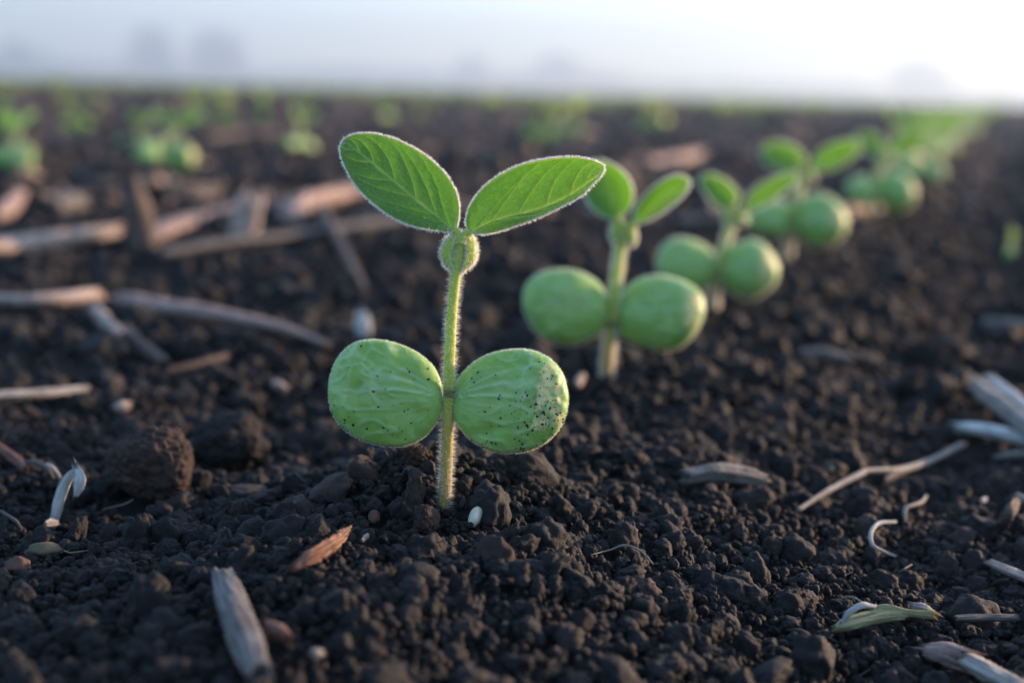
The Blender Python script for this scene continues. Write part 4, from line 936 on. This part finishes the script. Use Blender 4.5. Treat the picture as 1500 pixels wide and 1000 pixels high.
# ------------------------------------------------------------------ soil crumbs (one mass, geometry-node instances)
def build_crumbs():
    pc = bpy.data.collections.new('crumb_shapes')
    NP = 14
    for k in range(NP):
        big = k < 10
        p, f = clod_shape(4 if big else 3, 100 + k, (k * 3) % 8, 0.34 + 0.06 * (k % 4), 1.0)
        p = p / np.abs(p).max()
        mb = MB(); mb.add(p, f); me = mb.mesh('crumb_shape', [M['crumb']])
        o = bpy.data.objects.new('crumb_%02d' % k, me); pc.objects.link(o)
    rng = np.random.default_rng(77)
    P_, S_, I_ = [], [], []
    def scatter(y0, y1, dens, rmed, rsig, rmin, rmax, sink, small=False, wide=(0.42, 0.05)):
        A = (y1 - y0) * (wide[0] * (y0 + y1) / 2 + wide[1]) * 2; n = int(A * dens)
        y = np.sqrt(rng.uniform(y0 ** 2, y1 ** 2, n)); x = rng.uniform(-1, 1, n) * (wide[0] * y + wide[1])
        r = np.clip(rng.lognormal(math.log(rmed), rsig, n), rmin, rmax)
        z = H(x, y) + r * sink
        ok = np.ones(n, bool)
        for pos, rk in KEEP:
            c = pos[:, :2]; lo = c.min(0) - 0.02; hi = c.max(0) + 0.02
            idx = np.where((x > lo[0]) & (x < hi[0]) & (y > lo[1]) & (y < hi[1]))[0]
            if len(idx) == 0: continue
            d = np.hypot(x[idx, None] - c[None, :, 0], y[idx, None] - c[None, :, 1])
            j = d.argmin(1); dm = d.min(1)
            zb = pos[j, 2] - rk[j] * 0.75
            # drop crumbs that would poke through, and those that would hide the piece from just in front of it
            bad = (dm < rk[j] + r[idx] * 0.5) & (z[idx] + r[idx] * 0.8 > zb)
            frnt = (dm < rk[j] * 0.5 + 0.006) & (y[idx] < c[j, 1]) & (z[idx] + r[idx] * 0.8 > pos[j, 2] + 0.2 * rk[j])
            ok[idx[bad | frnt]] = False
        for b in (b1, b2, b3, b4, b5, b6):
            kk = (b[1] / 0.22)
            d = np.hypot(x - b[0], y - b[1]); ok &= ~(d < 0.0014 * kk + r * 0.75)
            ok &= ~((np.abs(x - b[0]) < 0.0022 * kk + r) & (y < b[1]) & (y > b[1] - 0.012 * kk) & (r > 0.0014 * kk))
        P_.append(np.stack([x, y, z], 1)[ok]); S_.append(r[ok])
        I_.append((rng.integers(10, NP, n) if small else rng.integers(0, 10, n))[ok])
    scatter(0.10, 0.36, 280e3, 0.00098, 0.48, 0.0004, 0.0040, 0.35)
    scatter(0.10, 0.36, 13e3, 0.0025, 0.34, 0.0014, 0.0050, 0.25)
    scatter(0.15, 0.32, 800e3, 0.00045, 0.40, 0.00018, 0.0011, 1.0, True)
    scatter(0.36, 0.80, 150e3, 0.00145, 0.48, 0.0007, 0.0060, 0.4)
    scatter(0.36, 0.80, 4e3, 0.0040, 0.35, 0.0025, 0.009, 0.3)
    scatter(0.80, 2.6, 24e3, 0.0036, 0.5, 0.0016, 0.016, 0.35)
    scatter(2.6, 9.0, 1100, 0.013, 0.45, 0.005, 0.030, 0.3, True, (0.40, 0.1))
    P3 = np.concatenate(P_); S = np.concatenate(S_); I = np.concatenate(I_); n = len(P3)
    me = bpy.data.meshes.new('soil_crumbs'); me.from_pydata(P3.tolist(), [], [])
    sc = S[:, None] * rng.uniform(0.68, 1.28, (n, 3)); rot = rng.uniform(0, 2 * math.pi, (n, 3))
    for nm, ty, dat, key in (('csize', 'FLOAT_VECTOR', sc.astype(np.float32).ravel(), 'vector'), ('crot', 'FLOAT_VECTOR', rot.astype(np.float32).ravel(), 'vector'), ('cpick', 'INT', I.astype(np.int32), 'value')):
        a = me.attributes.new(nm, ty, 'POINT'); a.data.foreach_set(key, dat)
    o = bpy.data.objects.new('soil_crumbs', me); COL.objects.link(o); o.data.materials.append(M['crumb'])
    tag(o, 'dark crumbly soil grains covering the whole field', 'soil crumbs', None, 'stuff')
    g = bpy.data.node_groups.new('crumb_scatter', 'GeometryNodeTree')
    g.interface.new_socket('Geometry', in_out='INPUT', socket_type='NodeSocketGeometry'); g.interface.new_socket('Geometry', in_out='OUTPUT', socket_type='NodeSocketGeometry')
    N = g.nodes.new; gi, go = N('NodeGroupInput'), N('NodeGroupOutput')
    ci = N('GeometryNodeCollectionInfo'); ci.inputs['Collection'].default_value = pc; ci.inputs['Separate Children'].default_value = True; ci.inputs['Reset Children'].default_value = True
    ip = N('GeometryNodeInstanceOnPoints'); ip.inputs['Pick Instance'].default_value = True
    def na(nm, ty):
        x = N('GeometryNodeInputNamedAttribute'); x.data_type = ty; x.inputs['Name'].default_value = nm; return x.outputs['Attribute']
    e2r = N('FunctionNodeEulerToRotation')
    L = g.links.new
    L(gi.outputs[0], ip.inputs['Points']); L(ci.outputs[0], ip.inputs['Instance']); L(na('cpick', 'INT'), ip.inputs['Instance Index'])
    L(na('crot', 'FLOAT_VECTOR'), e2r.inputs[0]); L(e2r.outputs[0], ip.inputs['Rotation']); L(na('csize', 'FLOAT_VECTOR'), ip.inputs['Scale'])
    L(ip.outputs[0], go.inputs[0])
    md = o.modifiers.new('crumb_scatter', 'NODES'); md.node_group = g
    print('crumbs', n)
build_crumbs(  )

# far litter: countless dull straw bits in the blurred field
def build_litter():
    rng = np.random.default_rng(5); mb = MB()
    for k in range(2600):
        y = 0.75 + 9 * rng.random() ** 1.6; x = rng.uniform(-1, 1) * (0.42 * y + 0.1)
        l = (x - B1[0]) * RN[0] + (y - B1[1]) * RN[1]
        if l > 0.02 and rng.random() < 0.85: continue
        if y < 1.1 and rng.random() < 0.5: continue
        L = rng.uniform(0.012, 0.055) * (0.6 + 0.22 * y); w = rng.uniform(0.0012, 0.0042) * (0.7 + 0.2 * y); a = rng.uniform(0, math.pi); z = float(H(x, y)) + 0.003 + w
        dx = np.array([math.cos(a), math.sin(a), rng.normal() * 0.12]) * L / 2; c = np.array([x, y, z])
        V, N, t = tube(np.array([c - dx, c - dx * 0.3 + rng.normal(size=3) * 0.0015, c + dx]), [w, w * 1.1, w * 0.8], 6, np.array([0, 0, 1.0]))
        mb.add(np.concatenate([V.reshape(-1, 3), (c - dx)[None], (c + dx)[None]]), grid_faces(3, 6, wrap_v=True, flip=True) + [(18, j, (j + 1) % 6) for j in range(6)] + [(19, 12 + (j + 1) % 6, 12 + j) for j in range(6)], int(rng.integers(0, 4)), uv=rng.random((20, 2)) * 30)
    for k in range(420):                      # fine fibres and crumbs of straw among the near soil
        y = rng.uniform(0.14, 0.6); x = rng.uniform(-1, 1) * (0.42 * y + 0.03)
        if abs(x - B1[0]) < 0.006 and abs(y - B1[1]) < 0.012: continue
        L = rng.lognormal(math.log(0.0020), 0.5); w = rng.uniform(0.00004, 0.00016) * (1 if rng.random() < 0.8 else 2.2); a = rng.uniform(0, math.pi); z = float(H(x, y)) + rng.uniform(0.0006, 0.0024)
        dx = np.array([math.cos(a), math.sin(a), rng.normal() * 0.25]) * L / 2; c = np.array([x, y, z]); bow = rng.normal(size=3) * L * 0.15
        V, N, t = tube(catmull(np.array([c - dx, c + bow, c + dx]), 6), w * np.array([0.6, 1, 1, 1, 0.9, 0.5]), 6, np.array([0, 0, 1.0]))
        mb.add(V.reshape(-1, 3), grid_faces(6, 6, wrap_v=True, flip=True) + [(0, 1, 2, 3, 4, 5), (35, 34, 33, 32, 31, 30)], int(rng.choice([0, 1, 1, 2, 3])), uv=rng.random((36, 2)) * 30)
    o = mb.build('straw_litter', [M['pink'], M['brown'], M['grey'], M['tan']]); tag(o, 'dull straw bits and fibres scattered thickly over the soil, most in the blurred left field', 'litter', None, 'stuff')
build_litter()

# ------------------------------------------------------------------ trees in the mist
def tree(px, toppx, D, wpx, label, seed, group):
    rng = np.random.default_rng(seed)
    d = ray(px, 140); az = math.atan2(d[0], d[1]); x, y = D * math.sin(az), D * math.cos(az)
    hor = 118.5 + 0.0293 * px
    h = CAMH + (hor - toppx) / FPX * D; w = wpx / FPX * D / 2
    root = empty('tree', (x, y, 0), label, 'tree', group)
    pts = np.array([[0, 0, -0.2], [0.1, 0, h * 0.25], [0.0, 0.1, h * 0.55], [0.15, 0, h * 0.85]])
    V, N, t = tube(pts, [h * 0.035, h * 0.026, h * 0.018, h * 0.006], 8)
    mb = MB(); mb.add(V.reshape(-1, 3), grid_faces(4, 8, wrap_v=True, flip=True))
    for k in range(7):
        a = rng.uniform(0, 6.28); z0 = h * rng.uniform(0.25, 0.6); e = np.array([math.cos(a) * w * 0.7, math.sin(a) * w * 0.7, z0 + h * rng.uniform(0.1, 0.25)])
        V, N, t = tube(np.array([[0, 0, z0], e * np.array([0.5, 0.5, 1]) * 1.0 + np.array([0, 0, (z0 - e[2]) * 0.4]), e]), [h * 0.014, h * 0.009, h * 0.003], 6)
        mb.add(V.reshape(-1, 3), grid_faces(3, 6, wrap_v=True, flip=True))
    mb.build('trunk', M['trunk'], root)
    n = 2600; c = []
    while len(c) < n:
        q = rng.uniform(-1, 1, (n, 3)); q = q[np.sum(q * q, 1) < 1]
        dn = perlin(*(q * 2.3 + seed * 3.1).T, 5); q = q[dn > -0.12 + 0.25 * np.sum(q * q, 1)[:]-0.1]
        c += q.tolist()
    c = np.array(c[:n]); c[:, :2] *= (1 - 0.42 * (c[:, 2:] + 1) / 2) * (1 + 0.5 * perlin(c[:, 2:] * 2.4, seed * 1.7, 0.3, 6))
    c = c * np.array([w * 1.15, w * 1.15, h * 0.40]) + np.array([0, 0, h * 0.60])
    s_ = rng.uniform(0.25, 0.55, n) * h / 10
    a = unit(rng.normal(size=(n, 3))); b = unit(np.cross(a, rng.normal(size=(n, 3))))
    V = np.stack([c - a * s_[:, None], c + b * s_[:, None] * 0.6, c + a * s_[:, None], c - b * s_[:, None] * 0.6], 1)
    mb = MB(); mb.add(V.reshape(-1, 3), [(4 * i, 4 * i + 1, 4 * i + 2, 4 * i + 3) for i in range(n)])
    mb.build('crown', M['crown'], root, smooth=False)
TG = 'misty trees on the horizon'
tree(222, 50, 262, 78, 'clearest misty tree, darker one of the pair over the left field', 1, TG)
tree(318, 52, 268, 90, 'wide misty tree of the pair over the left field, next to the clearest one', 2, TG)
tree(25, 70, 270, 60, 'faint misty tree near the left end of the horizon', 3, TG)
tree(690, 88, 325, 60, 'faint grey tree just above the gap between the sharp leaves', 4, TG)
tree(815, 86, 328, 90, 'faint broad tree over the sharp right leaf', 5, TG)
tree(1345, 96, 326, 100, 'faint warm tinted tree near the bright end of the horizon', 9, TG)
def far_wood():
    rng = np.random.default_rng(44); n = 26000
    az = rng.uniform(-0.75, 0.75, n); D = rng.uniform(288, 306, n)
    hh = 3.4 + 2.2 * perlin(az * 30, 0.3, 0.1, 3) + 2.0 * perlin(az * 90, 0.6, 0.1, 4); hh = hh * (1 - 0.35 * sstep(0.0, 0.4, az))
    c = np.stack([D * np.sin(az), D * np.cos(az), rng.random(n) ** 0.8 * hh], 1)
    s_ = rng.uniform(0.35, 0.8, n); a = unit(rng.normal(size=(n, 3))); b = unit(np.cross(a, rng.normal(size=(n, 3))))
    V = np.stack([c - a * s_[:, None], c + b * s_[:, None] * 0.6, c + a * s_[:, None], c - b * s_[:, None] * 0.6], 1)
    mb = MB(); mb.add(V.reshape(-1, 3), [(4 * i, 4 * i + 1, 4 * i + 2, 4 * i + 3) for i in range(n)])
    o = mb.build('far_wood', M['crown'], smooth=False); tag(o, 'misty far belt of woodland along the horizon', 'woodland', None, 'stuff')
far_wood()

# ------------------------------------------------------------------ haze, sky, sun
HAZE_D, HAZE_A = 0.0085, 0.45
def build_haze():
    e, z0, z1 = 345.0, -1.2, 16.0
    mb = MB(); v = [(x, y, z) for z in (z0, z1) for y in (-e, e) for x in (-e, e)]
    mb.add(v, [(0, 2, 3, 1), (4, 5, 7, 6), (0, 1, 5, 4), (2, 6, 7, 3), (0, 4, 6, 2), (1, 3, 7, 5)])
    t = NT('haze_air'); x = t.n('ShaderNodeVolumePrincipled'); x.inputs['Color'].default_value = (0.485, 0.605, 0.715, 1); x.inputs['Density'].default_value = HAZE_D; x.inputs['Anisotropy'].default_value = HAZE_A
    t.l(x.outputs[0], t.out.inputs['Volume'])
    o = mb.build('haze', t.m, smooth=False); o['kind'] = 'stuff'; o['label'] = 'pale morning mist over the field'; o['category'] = 'mist'
build_haze()

SUN_EL, SUN_AZ = rad(11), rad(60)       # azimuth clockwise from the view direction
w = bpy.data.worlds.new('World'); C.world = w; w.use_nodes = True
nt = w.node_tree; bg = nt.nodes['Background']
sky = nt.nodes.new('ShaderNodeTexSky'); sky.sky_type = 'NISHITA'; sky.sun_disc = False
sky.sun_elevation = SUN_EL; sky.sun_rotation = SUN_AZ; sky.dust_density = 0.5; sky.air_density = 0.8; sky.ozone_density = 2.0
nt.links.new(sky.outputs[0], bg.inputs[0]); bg.inputs[1].default_value = 0.12
sl = bpy.data.lights.new('sun', 'SUN'); sl.energy = 3.3; sl.angle = rad(0.6); sl.color = (1.0, 0.64, 0.39)
so = bpy.data.objects.new('sun', sl); COL.objects.link(so)
sd = Vector((math.sin(SUN_AZ) * math.cos(SUN_EL), math.cos(SUN_AZ) * math.cos(SUN_EL), math.sin(SUN_EL)))
so.rotation_euler = sd.to_track_quat('Z', 'Y').to_euler(); so.location = (2, 1, 3)

# ------------------------------------------------------------------ camera and render settings
cd = bpy.data.cameras.new('camera'); co = bpy.data.objects.new('camera', cd); COL.objects.link(co)
m3 = Matrix((RT.tolist(), UP.tolist(), (-FW).tolist())).transposed()
co.matrix_world = Matrix.Translation(Vector(CAM)) @ m3.to_4x4()
cd.sensor_width = 36; cd.lens = FPX / 1500 * 36; cd.clip_start = 0.005; cd.clip_end = 3000
cd.dof.use_dof = True; cd.dof.focus_distance = float(FW @ (B1 + np.array([0, 0, 0.026]) - CAM)); cd.dof.aperture_fstop = 11.3
C.camera = co
C.render.engine = 'CYCLES'
C.cycles.use_denoising = True; C.cycles.max_bounces = 10; C.cycles.transmission_bounces = 8; C.cycles.diffuse_bounces = 4; C.cycles.volume_bounces = 1
C.cycles.sample_clamp_indirect = 6.0
C.view_settings.view_transform = 'Standard'; C.view_settings.look = 'None'; C.view_settings.gamma = 1.0
C.view_settings.exposure = 2.25
